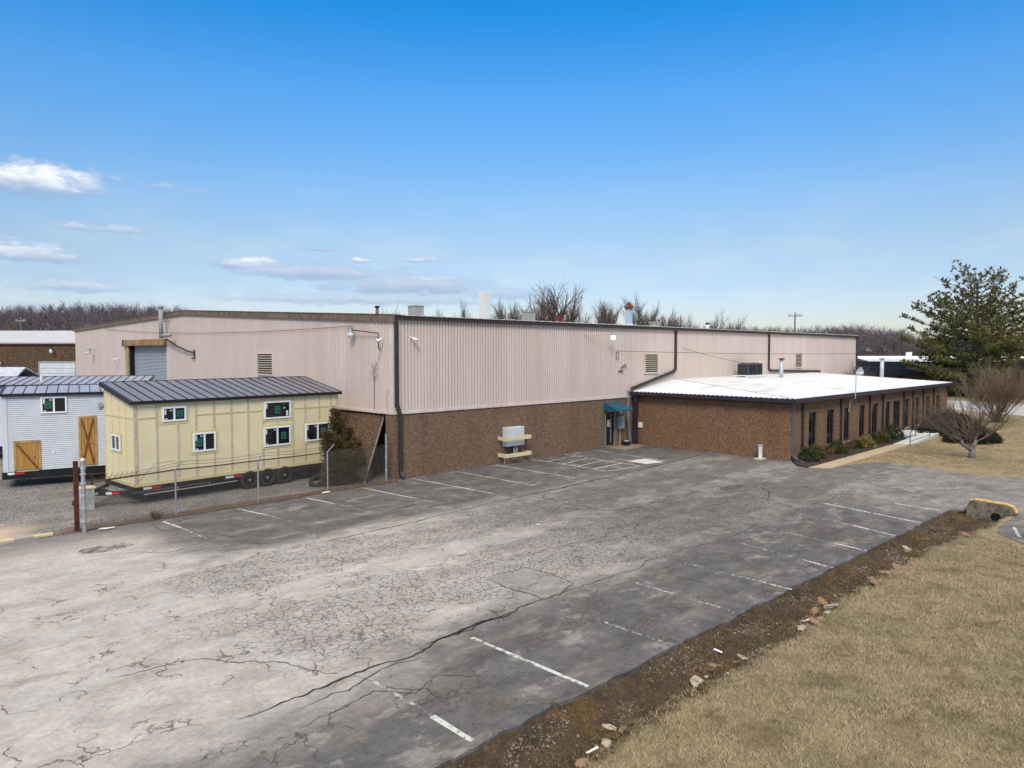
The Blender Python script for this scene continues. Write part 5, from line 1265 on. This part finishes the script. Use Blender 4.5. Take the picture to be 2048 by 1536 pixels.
bare_tree('upright bare tree left of the capped flue', 94.5, 61.0, 15.8, 13, .40, 4, .30, .12, GB)
bare_tree('thin bare tree between the largest tree and the flue trees', 90.0, 66.0, 15.0, 19, .45, 4, .28, .1, GB)
bare_tree('bare tree rising directly right of the capped flue', 96.8, 54.5, 16.2, 14, .50, 4, .30, .10, GB)
bare_tree('bare tree second right of the capped flue', 108.2, 57.6, 15.2, 15, .45, 4, .28, .12, GB)
bare_tree('slim bare tree third right of the capped flue', 108, 53.0, 14.0, 16, .42, 4, .26, .12, GB)
bare_tree('low bare tree between the white stack and right cooler', 91.3, 88.4, 15.4, 17, .55, 4, .28, .1, GB)
bare_tree('slender bare tree immediately left of the white stack', 81.5, 88.5, 16.2, 18, .32, 3, .22, .16, GB, kids=(7, 8))
bare_tree('wispy bare tree between cooler and white stack', 87.3, 106.4, 17.6, 21, .30, 3, .22, .16, GB)
bare_tree('bare tree beside the left cooler above the corner', 74.7, 104.8, 16.0, 22, .45, 3, .25, .1, GB)
bare_tree('low bare tree over the roof near the white vent', 129.4, 64.8, 13.6, 23, .5, 4, .25, .1, GB)
bare_tree('bushy bare tree over the roof right of the white vent', 134.5, 59.8, 14.2, 24, .5, 4, .25, .1, GB)
bare_tree('bare tree over the roof midway to the utility pole', 146.6, 61.8, 14.0, 25, .55, 4, .25, .1, GB)
bare_tree('bare tree over the roof nearest the utility pole', 151.5, 57, 12.8, 26, .55, 4, .25, .1, GB)
bare_tree('small bare tree against the far end of the front wall', 53.5, -1.6, 5.2, 27, .55, 4, .10, .1, None, first=.2, twig='twig', bark='bark2')

# ---- conifers
M['pine'] = mk_leaf('pine_needles', (.055, .075, .016), (.27, .25, .080)); M['pinetip'] = mk_leaf('pine_cones', (.075, .050, .035), (.05, .035, .028))
def needle_tuft(mb, rnd, p, d, n, L, w_):
    for i in range(n):
        o = Vector((rnd.gauss(0, 1), rnd.gauss(0, 1), rnd.gauss(.25, .8))).normalized(); q = (d * .7 + o).normalized() * L * rnd.uniform(.6, 1.15)
        s = q.orthogonal().normalized(); s.rotate(Matrix.Rotation(rnd.uniform(0, 6.28), 3, q.normalized())); s *= w_
        mb.tri(p - s, p + s, p + q)
t = thing('pine_tree', 'tall spreading pine beyond the office wing, thin at the top', 'tree', (93.2, -2.6, 0))
rnd = random.Random(5); H_ = 16.4
b = MB(); b.tube([(0, 0, -.3), (0, 0, 6), (.1, 0, 12), (0, .1, H_ - .8)], [.42, .34, .2, .05], 9); 
nd_ = MB(); cn = MB()
for wz in range(25):
    f = wz / 24; z = 1.2 + f * (H_ - 2.0); half = [8.6, 9.2, 9.4, 9.4, 8.9, 8.2, 7.2, 6.0, 4.2][min(8, int(f * 9))] * (1 - .10 * (f * 9 % 1))
    nb = rnd.randint(6, 8) if f < .75 else rnd.randint(4, 5)
    a0 = rnd.uniform(0, 6.28)
    for k in range(nb):
        a = a0 + k * 6.283 / nb + rnd.uniform(-.3, .3); L = half * rnd.uniform(.62, 1.08); d_ = Vector((math.cos(a), math.sin(a), 0))
        rise = -.06 + f * .55; pts = []
        for i in range(7):
            u = i / 6; pts.append(Vector((0, 0, z)) + d_ * L * u + Vector((0, 0, L * (rise * u + .16 * u * u - .08 * u))) + Vector((rnd.uniform(-.1, .1), rnd.uniform(-.1, .1), 0)) * u)
        b.tube(pts, [.11 * (1 - u / 7) * (1.3 - f) + .02 for u in range(7)], 4, False)
        dens = (.85 if f < .4 else .55 if f < .6 else .32 if f < .8 else .20)
        n = int(L * 10.5 * dens)
        for j in range(n):
            u = .22 + .78 * rnd.random() ** .8; i = min(5, int(u * 6)); p = pts[i].lerp(pts[i + 1], u * 6 - i)
            sd = Vector((-d_.y, d_.x, 0)) * rnd.gauss(0, .10 * L * (1.15 - u * .55)); p = p + sd + Vector((0, 0, rnd.uniform(-.15, .32)))
            needle_tuft(nd_, rnd, p, (d_ * .4 + Vector((0, 0, .45)) + sd * .3), 12, rnd.uniform(.30, .55), .052)
            if (f > .55 and rnd.random() < .5) or (f > .3 and u > .85 and rnd.random() < .5):
                q = p + Vector((rnd.uniform(-.3, .3), rnd.uniform(-.3, .3), rnd.uniform(-.1, .35))); cn.tube([q, q + Vector((0, 0, .08)), q + Vector((rnd.uniform(-.1, .1), .02, .30))], [.05, .12, .03], 4)
            if rnd.random() < .3: b.tube([pts[i], p], [.03, .012], 3, False)
b.build('trunk', M['bark'], t, local=True); cr = nd_.build('crown', M['pine'], t, local=True); cn.build('pine_cones', M['pinetip'], t, local=True)

def conifer_bush(name, label, cat, x, y, rx, ry, h, seed, n, mat, L=.22, up=.5, group=None, stems=True, w_=.03, tuft=9):
    t = thing(name, label, cat, (x, y, 0), 0, group); rnd = random.Random(seed); b = MB(); s = MB()
    for i in range(n):
        a = rnd.uniform(0, 6.283); rr = rnd.random() ** .45; 
        q = 1 + .28 * mnoise.noise(Vector((math.cos(a) * 1.5 + seed, math.sin(a) * 1.5, rr * 2)))
        px, py = rx * rr * q * math.cos(a), ry * rr * q * math.sin(a)
        zt = h * (1 - rr ** 2.2) * (.72 + .38 * mnoise.noise(Vector((px * 1.4, py * 1.4, seed)))) + .10 * h
        z = zt * rnd.random() ** .45
        d_ = Vector((px / rx * .7, py / ry * .7, up)).normalized()
        needle_tuft(b, rnd, Vector((px, py, max(.03, z))), d_, tuft, L * rnd.uniform(.6, 1.2), w_)
        if stems and i % 14 == 0: s.tube([(px * .15, py * .15, 0), (px * .6, py * .6, z * .55), (px, py, z)], [.03, .018, .006], 4, False)
    if stems: s.build('stems', M['bark'], t, local=True)
    b.build('foliage', M[mat], t, local=True); return t
M['juniper'] = mk_leaf('dark_juniper', (.012, .018, .009), (.040, .050, .022)); M['cedar'] = mk_leaf('bronze_cedar', (.060, .043, .016), (.17, .125, .045)); M['cedarg'] = mk_leaf('green_cedar', (.060, .047, .016), (.18, .135, .05))
M['shrubg'] = mk_leaf('shrub_green', (.030, .045, .012), (.10, .105, .035)); M['shruby'] = mk_leaf('shrub_yellow', (.16, .105, .028), (.42, .29, .085)); M['shrubo'] = mk_leaf('shrub_olive', (.06, .055, .018), (.20, .155, .05)); M['shrubb'] = mk_leaf('shrub_brown', (.07, .042, .025), (.16, .10, .06))
conifer_bush('spreading_juniper', 'dark spreading juniper against the office wall past the ramp', 'shrub', 41.2, -12.4, 4.6, 1.7, 1.65, 3, 1500, 'juniper', .32)
conifer_bush('spreading_juniper', 'dark low juniper on the lawn behind the small ornamental tree', 'shrub', 36.2, -15.0, 2.6, 1.6, 1.15, 4, 1300, 'juniper', .3)
for lab, x, y, rx, h, s, mat in [('dark green rounded shrub nearest the office corner', 19.3, -11.15, .62, .85, 31, 'shrubg'), ('olive shrub with yellow tips second from the office corner', 20.75, -11.05, .62, .95, 32, 'shrubo'),
        ('fuller green shrub under the second office window', 23.4, -11.05, .68, .95, 33, 'shrubg'), ('bright yellow shrub under the third and fourth windows', 27.7, -11.1, .78, .95, 35, 'shruby'), ('small green shrub right behind the yellow one', 29.1, -11.05, .5, .85, 36, 'shrubg'), ('small dark shrub left of the yellow one', 26.6, -11.0, .5, .65, 41, 'shrubg'),
        ('rounded olive green shrub under the fifth window', 30.7, -11.05, .72, .95, 37, 'shrubo'), ('tall dark green shrub beside the office door', 33.4, -11.0, .82, 1.35, 38, 'shrubg')]:
    conifer_bush('shrub', lab, 'shrub', x, y, rx, rx * .85, h, s, 480, mat, .13, .6, 'shrubs along the office wing', True, .028, 7)
def twig_bush(name, label, cat, x, y, h, rx, seed, n, r, mat, maxl=2, group=None):
    t = thing(name, label, cat, (x, y, 0), 0, group); rnd = random.Random(seed); b = MB()
    for i in range(n):
        a = rnd.uniform(0, 6.283); tl = rx / h * rnd.random() ** .5 * 1.1; d_ = Vector((math.cos(a) * tl, math.sin(a) * tl, 1)).normalized()
        grow(b, rnd, Vector((rnd.uniform(-.06, .06) * h, rnd.uniform(-.06, .06) * h, -.03)), d_, h * rnd.uniform(.55, .85), r, 0, maxl, .42, .05, 4, (5, 7), .48, 4, .35)
    b.build('branches', M[mat], t, local=True); return t
twig_bush('bare_shrub', 'leafless pinkish shrub between two green shrubs by the office', 'shrub', 25.2, -11.2, .75, .6, 51, 22, .012, 'rtwig', 2, 'shrubs along the office wing')
twig_bush('bare_shrub', 'leafless brown shrub low at the foot of the second office shrub', 'shrub', 22.0, -11.3, .6, .55, 52, 18, .012, 'rtwig', 2, 'shrubs along the office wing')
twig_bush('bare_bush', 'big brown leafless multi stemmed bush past the office end', 'bush', 52.5, -13.2, 4.7, 5.4, 53, 62, .026, 'bushtwig', 3)
for i, (x, y) in enumerate([(31.9, -11.5), (32.4, -11.45), (28.2, -11.6), (20.2, -11.7)]):
    pass

# cedar behind the fence
t = thing('cedar_tree', 'feathery bronze green young cedar behind the fence at the corner', 'tree', (-2.35, .75, 0)); rnd = random.Random(8)
b = MB(); s = MB()
leaders = [((0, 0, 0), (-.15, .1, 3.25)), ((-.1, 0, .2), (-.75, -.1, 2.3)), ((.1, .1, .2), (.55, .2, 2.3)), ((.2, .1, .2), (.85, .1, 1.8)), ((-.2, -.1, .1), (-.35, -.35, 2.0))]
for a, c in leaders:
    a, c = Vector(a), Vector(c); s.tube([a, a.lerp(c, .5) + Vector((.03, 0, 0)), c], [.05, .03, .008], 6, False)
    n = int(150 * (c.z / 3))
    for i in range(n):
        u = rnd.random() ** .85; p = a.lerp(c, u); az_ = rnd.uniform(0, 6.283); L = (1 - u) ** .7 * .95 + .18
        d_ = Vector((math.cos(az_), math.sin(az_), .95)).normalized(); e = p + d_ * L * rnd.uniform(.6, 1.1); s.tube([p, e], [.010, .003], 3, False)
        for j in range(7):
            q = p.lerp(e, .25 + .75 * rnd.random()); needle_tuft(b, rnd, q, d_, 7, .20, .014)
s.build('trunk', M['rtwig'], t, local=True); b.build('crown', M['cedar'], t, local=True)
b = MB()
for i in range(2600):
    a = rnd.uniform(0, 6.283); rr = rnd.random() ** .5; z = rnd.uniform(.03, 1.9); q = Vector((.22 + 1.15 * rr * math.cos(a) * (1.2 - z * .3), .55 * rr * math.sin(a), z)); needle_tuft(b, rnd, q, Vector((math.cos(a) * .5, math.sin(a) * .5, .8)), 7, .22, .014)
b.build('lower_foliage', M['cedarg'], t, local=True)
twig_bush('dry_weed', 'dry brown weeds at the foot of the cedar', 'weed', -1.55, .05, .8, .5, 61, 26, .008, 'rtwig', 2)
twig_bush('dry_weed', 'clump of dry brown weeds at the asphalt edge near the gate post', 'weed', -10.6, -.62, .38, .45, 62, 30, .006, 'rtwig', 2)

# climbing vine on the gable corner
b = MB(); rnd = random.Random(9); b.tube([(-.06, 1.5, 3.1), (-.06, 1.46, 4.2), (-.07, 1.5, 4.9), (-.06, 1.3, 5.3), (-.05, 1.0, 5.75), (-.06, .8, 5.7)], [.016, .014, .012, .009, .007, .005], 5)
for i in range(9): z = 4.5 + .09 * i; b.tube([(-.06, 1.46, z), (-.10, 1.46 + rnd.uniform(-.4, .4), z + .25), (-.09, 1.46 + rnd.uniform(-.55, .55), z - .1)], [.008, .006, .003], 4)
b.tube([(-.07, .35, 3.15), (-.07, .5, 3.7), (-.07, .4, 4.1), (-.07, .2, 4.0)], .008, 4)
o = b.build('dead_vine', M['rtwig'], None); tag(o, 'dead brown vine climbing the gable beside the corner downspout', 'vine')

# ornamental tree on the lawn
t = thing('ornamental_tree', 'low leafless ornamental tree with upswept limbs and crooked trunk on the lawn', 'tree', (27.24, -17.03, 0)); rnd = random.Random(21)
rtv = Vector((.711, -.703, 0)); fwv = Vector((.703, .711, 0))
b = MB(); b.tube([(0, 0, -.2), Vector((0, 0, .22)), rtv * .0 + Vector((0, 0, .50))], [.22, .165, .15], 10)
b.tube([Vector((0, 0, .42)), rtv * -.25 + Vector((0, 0, .58)), rtv * -.55 + Vector((0, 0, .74)), rtv * -.62 + Vector((0, 0, 1.0))], [.14, .12, .10, .085], 8)
b.tube([Vector((0, 0, .42)), rtv * .10 + Vector((0, 0, .75)), rtv * .22 + Vector((0, 0, .95))], [.13, .11, .09], 8)
b.build('trunk', M['bark2'], t, True, local=True)
b = MB()
for k in range(24):
    a = rnd.uniform(0, 6.283); base = (rtv * -.60 + Vector((0, 0, .95))) if k % 2 else (rtv * .2 + Vector((0, 0, .9)))
    if k % 5 == 0: base = Vector((0, 0, .55)) + rtv * -.2
    tl = rnd.uniform(.4, 2.6); d_ = (rtv * math.cos(a) * tl * 1.15 + fwv * math.sin(a) * tl + Vector((0, 0, .95))).normalized()
    grow(b, rnd, base, d_, rnd.uniform(1.6, 2.7), .032, 0, 2, .45, .035, 5, (6, 8), .50, 5, .22)
b.build('branches', M['orntwig'], t, local=True)

# small evergreen over the far building
conifer_bush('evergreen_tree', 'olive evergreen crown showing over the far white roof', 'tree', 3.0, 100.0, 5.5, 5.5, 10.2, 71, 1500, 'cedarg', .9, .4, None, False, .16, 9)
conifer_bush('evergreen_tree', 'dark evergreen beneath the tall pine at the right', 'tree', 96.0, -9.0, 4.5, 4.5, 5.2, 72, 1200, 'pine', .6, .4, None, False, .09, 9)

# ------------------------------------------------------------------ ditch stones, grass, litter
def stone(mb, rnd, c, rx, ry, rz, rot=None, n=1):
    pts = []
    for i, lat in enumerate((-.9, -.45, .1, .6)):
        for k in range(7):
            a = k * .8976 + rnd.uniform(-.2, .2); q = math.cos(lat) * rnd.uniform(.78, 1.15); pts.append(Vector((rx * q * math.cos(a), ry * q * math.sin(a), rz * math.sin(lat) * 1.25)))
    fs = [(i * 7 + k, i * 7 + (k + 1) % 7, (i + 1) * 7 + (k + 1) % 7, (i + 1) * 7 + k) for i in range(3) for k in range(7)] + [tuple(range(6, -1, -1)), tuple(range(21, 28))]
    rot = rot or Matrix.Rotation(rnd.uniform(0, 6.28), 3, 'Z'); mb.add([Vector(c) + rot @ p for p in pts], fs)
def mk_stone(name, a, c):
    k = NT(name); p = k.obj(); col = k.mix(k.noise(p, 7, 5, .7), a, c); col = k.mix(k.smooth(k.island(), 0, 1, 0, .6), col, a); col = k.mix(k.smooth(k.noise(p, 11, 6, .75), .46, .62, 0, .75), col, (.11, .08, .055)); k.bump(k.noise(p, 18, 4), .4, .02); return k.done(col, .9, 0, .15)
M['sand'] = mk_stone('orange_sandstone', (.21, .13, .07), (.38, .27, .165)); M['pale'] = mk_stone('pale_limestone', (.36, .29, .21), (.56, .49, .39)); M['pebble'] = mk_stone('mixed_pebbles', (.15, .12, .092), (.37, .32, .26))
ROCKS = [  # x, y, half length, half width, half height, stone, label
    (-7.60, -20.46, .26, .16, .04, 'pale', 'broad flat cream slab lying in the ditch'), (-6.90, -20.68, .09, .06, .05, 'pale', 'small cream stone right of the cream slab'), (-6.65, -20.85, .08, .06, .05, 'pale', 'second small cream stone right of the cream slab'),
    (-6.55, -20.15, .15, .08, .04, 'sand', 'thin tan stone above the cream slab'), (-4.95, -20.85, .16, .09, .05, 'pale', 'pale fragment at the grass edge past the cream slab'), (-4.25, -20.95, .20, .12, .05, 'pale', 'pale stone heap piece by the grass midway along the ditch'),
    (-3.98, -21.15, .22, .13, .05, 'sand', 'flat orange slab half buried at the grass edge midway'), (-3.55, -21.05, .17, .10, .07, 'sand', 'orange stone beside the half buried slab'), (-3.1, -21.0, .12, .09, .06, 'pale', 'pale stone after the two orange slabs'),
    (-2.1, -20.35, .20, .13, .08, 'sand', 'rounded orange stone in the ditch bed'), (-1.35, -20.2, .19, .12, .08, 'sand', 'orange stone farther along the ditch bed'), (-.55, -20.9, .21, .14, .07, 'sand', 'long orange stone at the grass edge'), (-.05, -21.0, .27, .13, .06, 'sand', 'larger brown slab following the long orange stone'),
    (1.15, -20.95, .26, .15, .06, 'sand', 'dark sided tan slab tilted by the grass'), (1.85, -21.0, .36, .20, .06, 'sand', 'largest flat tan slab on the grass edge'), (2.4, -21.2, .18, .11, .05, 'sand', 'tan chip beside the largest slab'), (1.25, -20.45, .14, .08, .05, 'pale', 'pale stone above the largest tan slab'),
    (3.2, -20.8, .17, .11, .06, 'pale', 'pale stone pair piece in the upper ditch'), (4.6, -20.9, .11, .09, .08, 'pale', 'white stone alone in the upper ditch'), (7.4, -21.3, .30, .14, .07, 'sand', 'tan slab near the driveway corner'), (6.8, -20.2, .40, .07, .05, 'sand', 'long thin tan stone across the upper ditch'), (5.2, -20.2, .16, .11, .08, 'pale', 'yellowish stone in the rust coloured bank'),
    (-11.55, -20.9, .13, .09, .05, 'sand', 'tan stone low in the near ditch'), (-10.55, -20.6, .15, .10, .07, 'pale', 'cream stone pair in the near ditch'), (-10.35, -20.75, .14, .09, .06, 'sand', 'tan stone touching the cream pair'), (-9.9, -20.1, .16, .07, .04, 'pale', 'pale sliver stone in the near ditch'), (-2.6, -20.9, .2, .12, .05, 'pale', 'pale flat stone where the bed narrows'), (-5.6, -20.75, .14, .1, .05, 'sand', 'tan stone among pale fragments'),
    (-7.1, -20.30, .07, .05, .04, 'pale', 'pale chip just above the cream slab'), (-5.9, -20.5, .20, .07, .03, 'pale', 'long pale splinter between cream slab and heap'), (-5.2, -20.55, .17, .08, .03, 'pale', 'pale splinter touching the stone heap'), (-2.85, -20.55, .15, .09, .04, 'sand', 'tan slab chip below the rounded orange stone'), (.5, -20.75, .16, .1, .04, 'pale', 'pale flake between brown slab and tilted slab'), (-1.75, -20.75, .13, .09, .04, 'pale', 'pale flake below the farther orange stone'), (3.9, -20.45, .15, .08, .04, 'sand', 'tan sliver in the rust coloured bank')]
rnd = random.Random(77)
for (x, y, rx, ry, rz, mt, lab) in ROCKS:
    b = MB(); stone(b, rnd, (0, 0, 0), rx * 1.05, ry * 1.05, rz * .75, Matrix.Rotation(rnd.uniform(-.5, .5), 3, 'X') @ Matrix.Rotation(rnd.uniform(0, 3.1), 3, 'Z'))
    o = b.build('rock', M[mt]); o.location = (x, y, ground_h(x, y) + rz * .22); tag(o, lab, 'rock', 'loose rocks along the ditch')
b = MB(); rnd = random.Random(78)
for i in range(22000):
    x = rnd.uniform(-15, 11.4); e, g_ = ditch_edge(x), grass_edge(x); t_ = rnd.random() ** 1.0; y = e - .05 - (e - g_ - .1) * t_
    if mnoise.noise(Vector((x * .8, y * 1.6, 3))) < .16 - (.45 if rnd.random() < .06 else 0) + .10 * rnd.random(): continue
    s = rnd.uniform(.008, .019) if rnd.random() < .95 else rnd.uniform(.02, .04)
    stone(b, rnd, (x, y, ground_h(x, y) + s * .2), s, s * rnd.uniform(.6, 1), s * rnd.uniform(.4, .8))
o = b.build('ditch_gravel', M['pebble']); tag(o, 'scattered pale pebbles in the dirt ditch', 'gravel', None, 'stuff')

k = NT('dry_grass_blades'); isl = k.island(); p = k.pos()
n = k.noise(p, .42, 7, .66); n2 = k.noise(p, 3.2, 5, .65)
c = k.ramp(isl, [(0, (.12, .09, .05)), (.35, (.38, .30, .18)), (.7, (.56, .47, .32)), (1, (.29, .25, .13))])
c = k.mix(k.smooth(n, .46, .62, 0, .5), c, (.25, .215, .11)); c = k.mix(k.smooth(k.noise(k.map(p, (1, 1, 1), loc=(4, 9, 0)), 1.1, 6, .65), .48, .64, 0, .68), c, (.185, .14, .09))
M['blades'] = k.done(c, .85, 0, .1)
M['weedleaf'] = mk_leaf('ditch_weeds', (.07, .075, .02), (.22, .21, .07)); M['deadleaf'] = mk_leaf('dead_leaves', (.07, .045, .025), (.26, .18, .10))
def blades(name, n, region, hgt, wid, seed, accept, label, lean=.9, mat='blades'):
    rng = np.random.default_rng(seed); x0, x1, y0, y1 = region
    X = rng.uniform(x0, x1, n); Y = rng.uniform(y0, y1, n); keep = accept(X, Y, rng); X, Y = X[keep], Y[keep]; m = len(X)
    Z = np.array([ground_h(a, c_) for a, c_ in zip(X, Y)]); h = hgt * rng.uniform(.5, 1.3, m); a = rng.uniform(0, 6.283, m); l = rng.uniform(.2, 1.3, m) * lean; a2 = rng.uniform(0, 6.283, m)
    wv = wid * rng.uniform(.7, 1.3, m)
    p0 = np.stack([X - np.cos(a) * wv, Y - np.sin(a) * wv, Z - .005], 1); p1 = np.stack([X + np.cos(a) * wv, Y + np.sin(a) * wv, Z - .005], 1); p2 = np.stack([X + np.cos(a2) * h * l, Y + np.sin(a2) * h * l, Z + h], 1)
    V = np.empty((m * 3, 3)); V[0::3], V[1::3], V[2::3] = p0, p1, p2
    o = np_mesh(name, V, np.arange(m * 3).reshape(m, 3), M[mat]); return tag(o, label, 'grass', None, 'stuff')
ge = np.vectorize(grass_edge)
def vnoise(X, Y, cell):
    r_ = np.random.default_rng(42).random((997,)); gx, gy = X / cell, Y / cell; ix, iy = np.floor(gx).astype(int), np.floor(gy).astype(int); fx, fy = gx - ix, gy - iy
    hsh = lambda a, c_: r_[(a * 7919 + c_ * 104729) % 997]
    return (hsh(ix, iy) * (1 - fx) + hsh(ix + 1, iy) * fx) * (1 - fy) + (hsh(ix, iy + 1) * (1 - fx) + hsh(ix + 1, iy + 1) * fx) * fy
def acc_near(X, Y, rng): return (Y < ge(X) + rng.normal(-.03, .16, len(X))) & (rng.random(len(X)) < .25 + .95 * vnoise(X, Y, .13) * (.4 + .8 * vnoise(X, Y, .7)) * 1.5) & (X + Y > -37.5) & ~((X > 5.0 + (Y + 27) * .45) & (Y < -21.5)) & (X < 8.8)
blades('grass', 480000, (-13.5, 9.0, -31, -20.3), .055, .0062, 1, acc_near, 'dry matted straw coloured grass beside the ditch', 1.0)
def acc_lawn(X, Y, rng): return (Y < -13.05) & ~((X < 22.3) & (Y > -60)) & (Y > -32) | ((Y < -13.1) & (X > 19.5) & (Y > -13.65))
blades('grass', 120000, (19, 75, -32, -13.0), .06, .011, 2, acc_lawn, 'dry lawn grass in front of the office wing', 1.0)
def acc_edge(X, Y, rng): return (rng.random(len(X)) < .5) & (np.abs(Y + .62 + rng.normal(0, .10, len(X))) < .22)
blades('dry_litter', 9000, (-14.2, -.2, -1.1, -.1), .07, .006, 3, acc_edge, 'strip of dead grass and leaves under the fence', 1.2, 'deadleaf')
def acc_moss(X, Y, rng): return np.array([(mnoise.noise(Vector((a * .9, c_ * 1.4, 6))) > .12) for a, c_ in zip(X, Y)])
blades('weeds', 20000, (-14, 11, -21.0, -19.55), .05, .007, 5, acc_moss, 'patchy low weeds in the dirt ditch', .9, 'weedleaf')
def acc_dead(X, Y, rng): return np.array([(mnoise.noise(Vector((a * .7, c_ * 1.1, 16))) > .02) for a, c_ in zip(X, Y)])
blades('dead_leaves', 26000, (-14, 11, -21.0, -19.50), .035, .012, 6, acc_dead, 'scattered dead brown leaves and straw in the ditch', 1.6, 'deadleaf')
def litter(label, x, y, pts, z=.01, cat='litter'):
    b = MB(); n = len(pts); h = [z + .02 * random.random() for _ in pts]; b.add([(x + a, y + c_, h[i] + .012) for i, (a, c_) in enumerate(pts)] + [(x + a, y + c_, h[i]) for i, (a, c_) in enumerate(pts)], [tuple(range(n)), tuple(range(2 * n - 1, n - 1, -1))] + [(i, n + i, n + (i + 1) % n, (i + 1) % n) for i in range(n)])
    tag(b.build('litter_scrap', M['white']), label, cat)
litter('crumpled white rag on the asphalt beside the gate post', -12.3, -.95, [(-.25, -.05), (-.05, -.14), (.22, -.08), (.3, .02), (.05, .08), (-.1, .12)], .03)
litter('white plastic scrap at the asphalt edge near the cedar', -3.9, -.62, [(-.22, -.06), (.05, -.1), (.25, .02), (.1, .1), (-.1, .05)], .03)
litter('bent white strip lying in the near ditch', -10.0, -20.55, [(-.12, .04), (.0, .0), (.10, .015), (.10, .035), (.0, .025), (-.11, .06)], ground_h(-10, -20.55) + .02)
litter('white strip beside the cream stones in the near ditch', -10.75, -20.45, [(-.13, .0), (.12, -.03), (.13, .01), (-.12, .04)], ground_h(-10.75, -20.45) + .03)
litter('curled white strip by the orange slabs', -3.75, -20.85, [(-.12, .06), (.02, .0), (.14, .0), (.14, .05), (.0, .05), (-.1, .12)], ground_h(-3.75, -20.85) + .03)
litter('pale lilac tube scrap on the ditch bank', -6.05, -19.95, [(-.02, -.1), (.03, -.1), (.06, .1), (.0, .1)], ground_h(-6.05, -19.95) + .03)
litter('small white scrap on the lot past the square patch', -1.6, -10.7, [(-.12, -.03), (.1, -.03), (.1, .03), (-.1, .04)], .01)
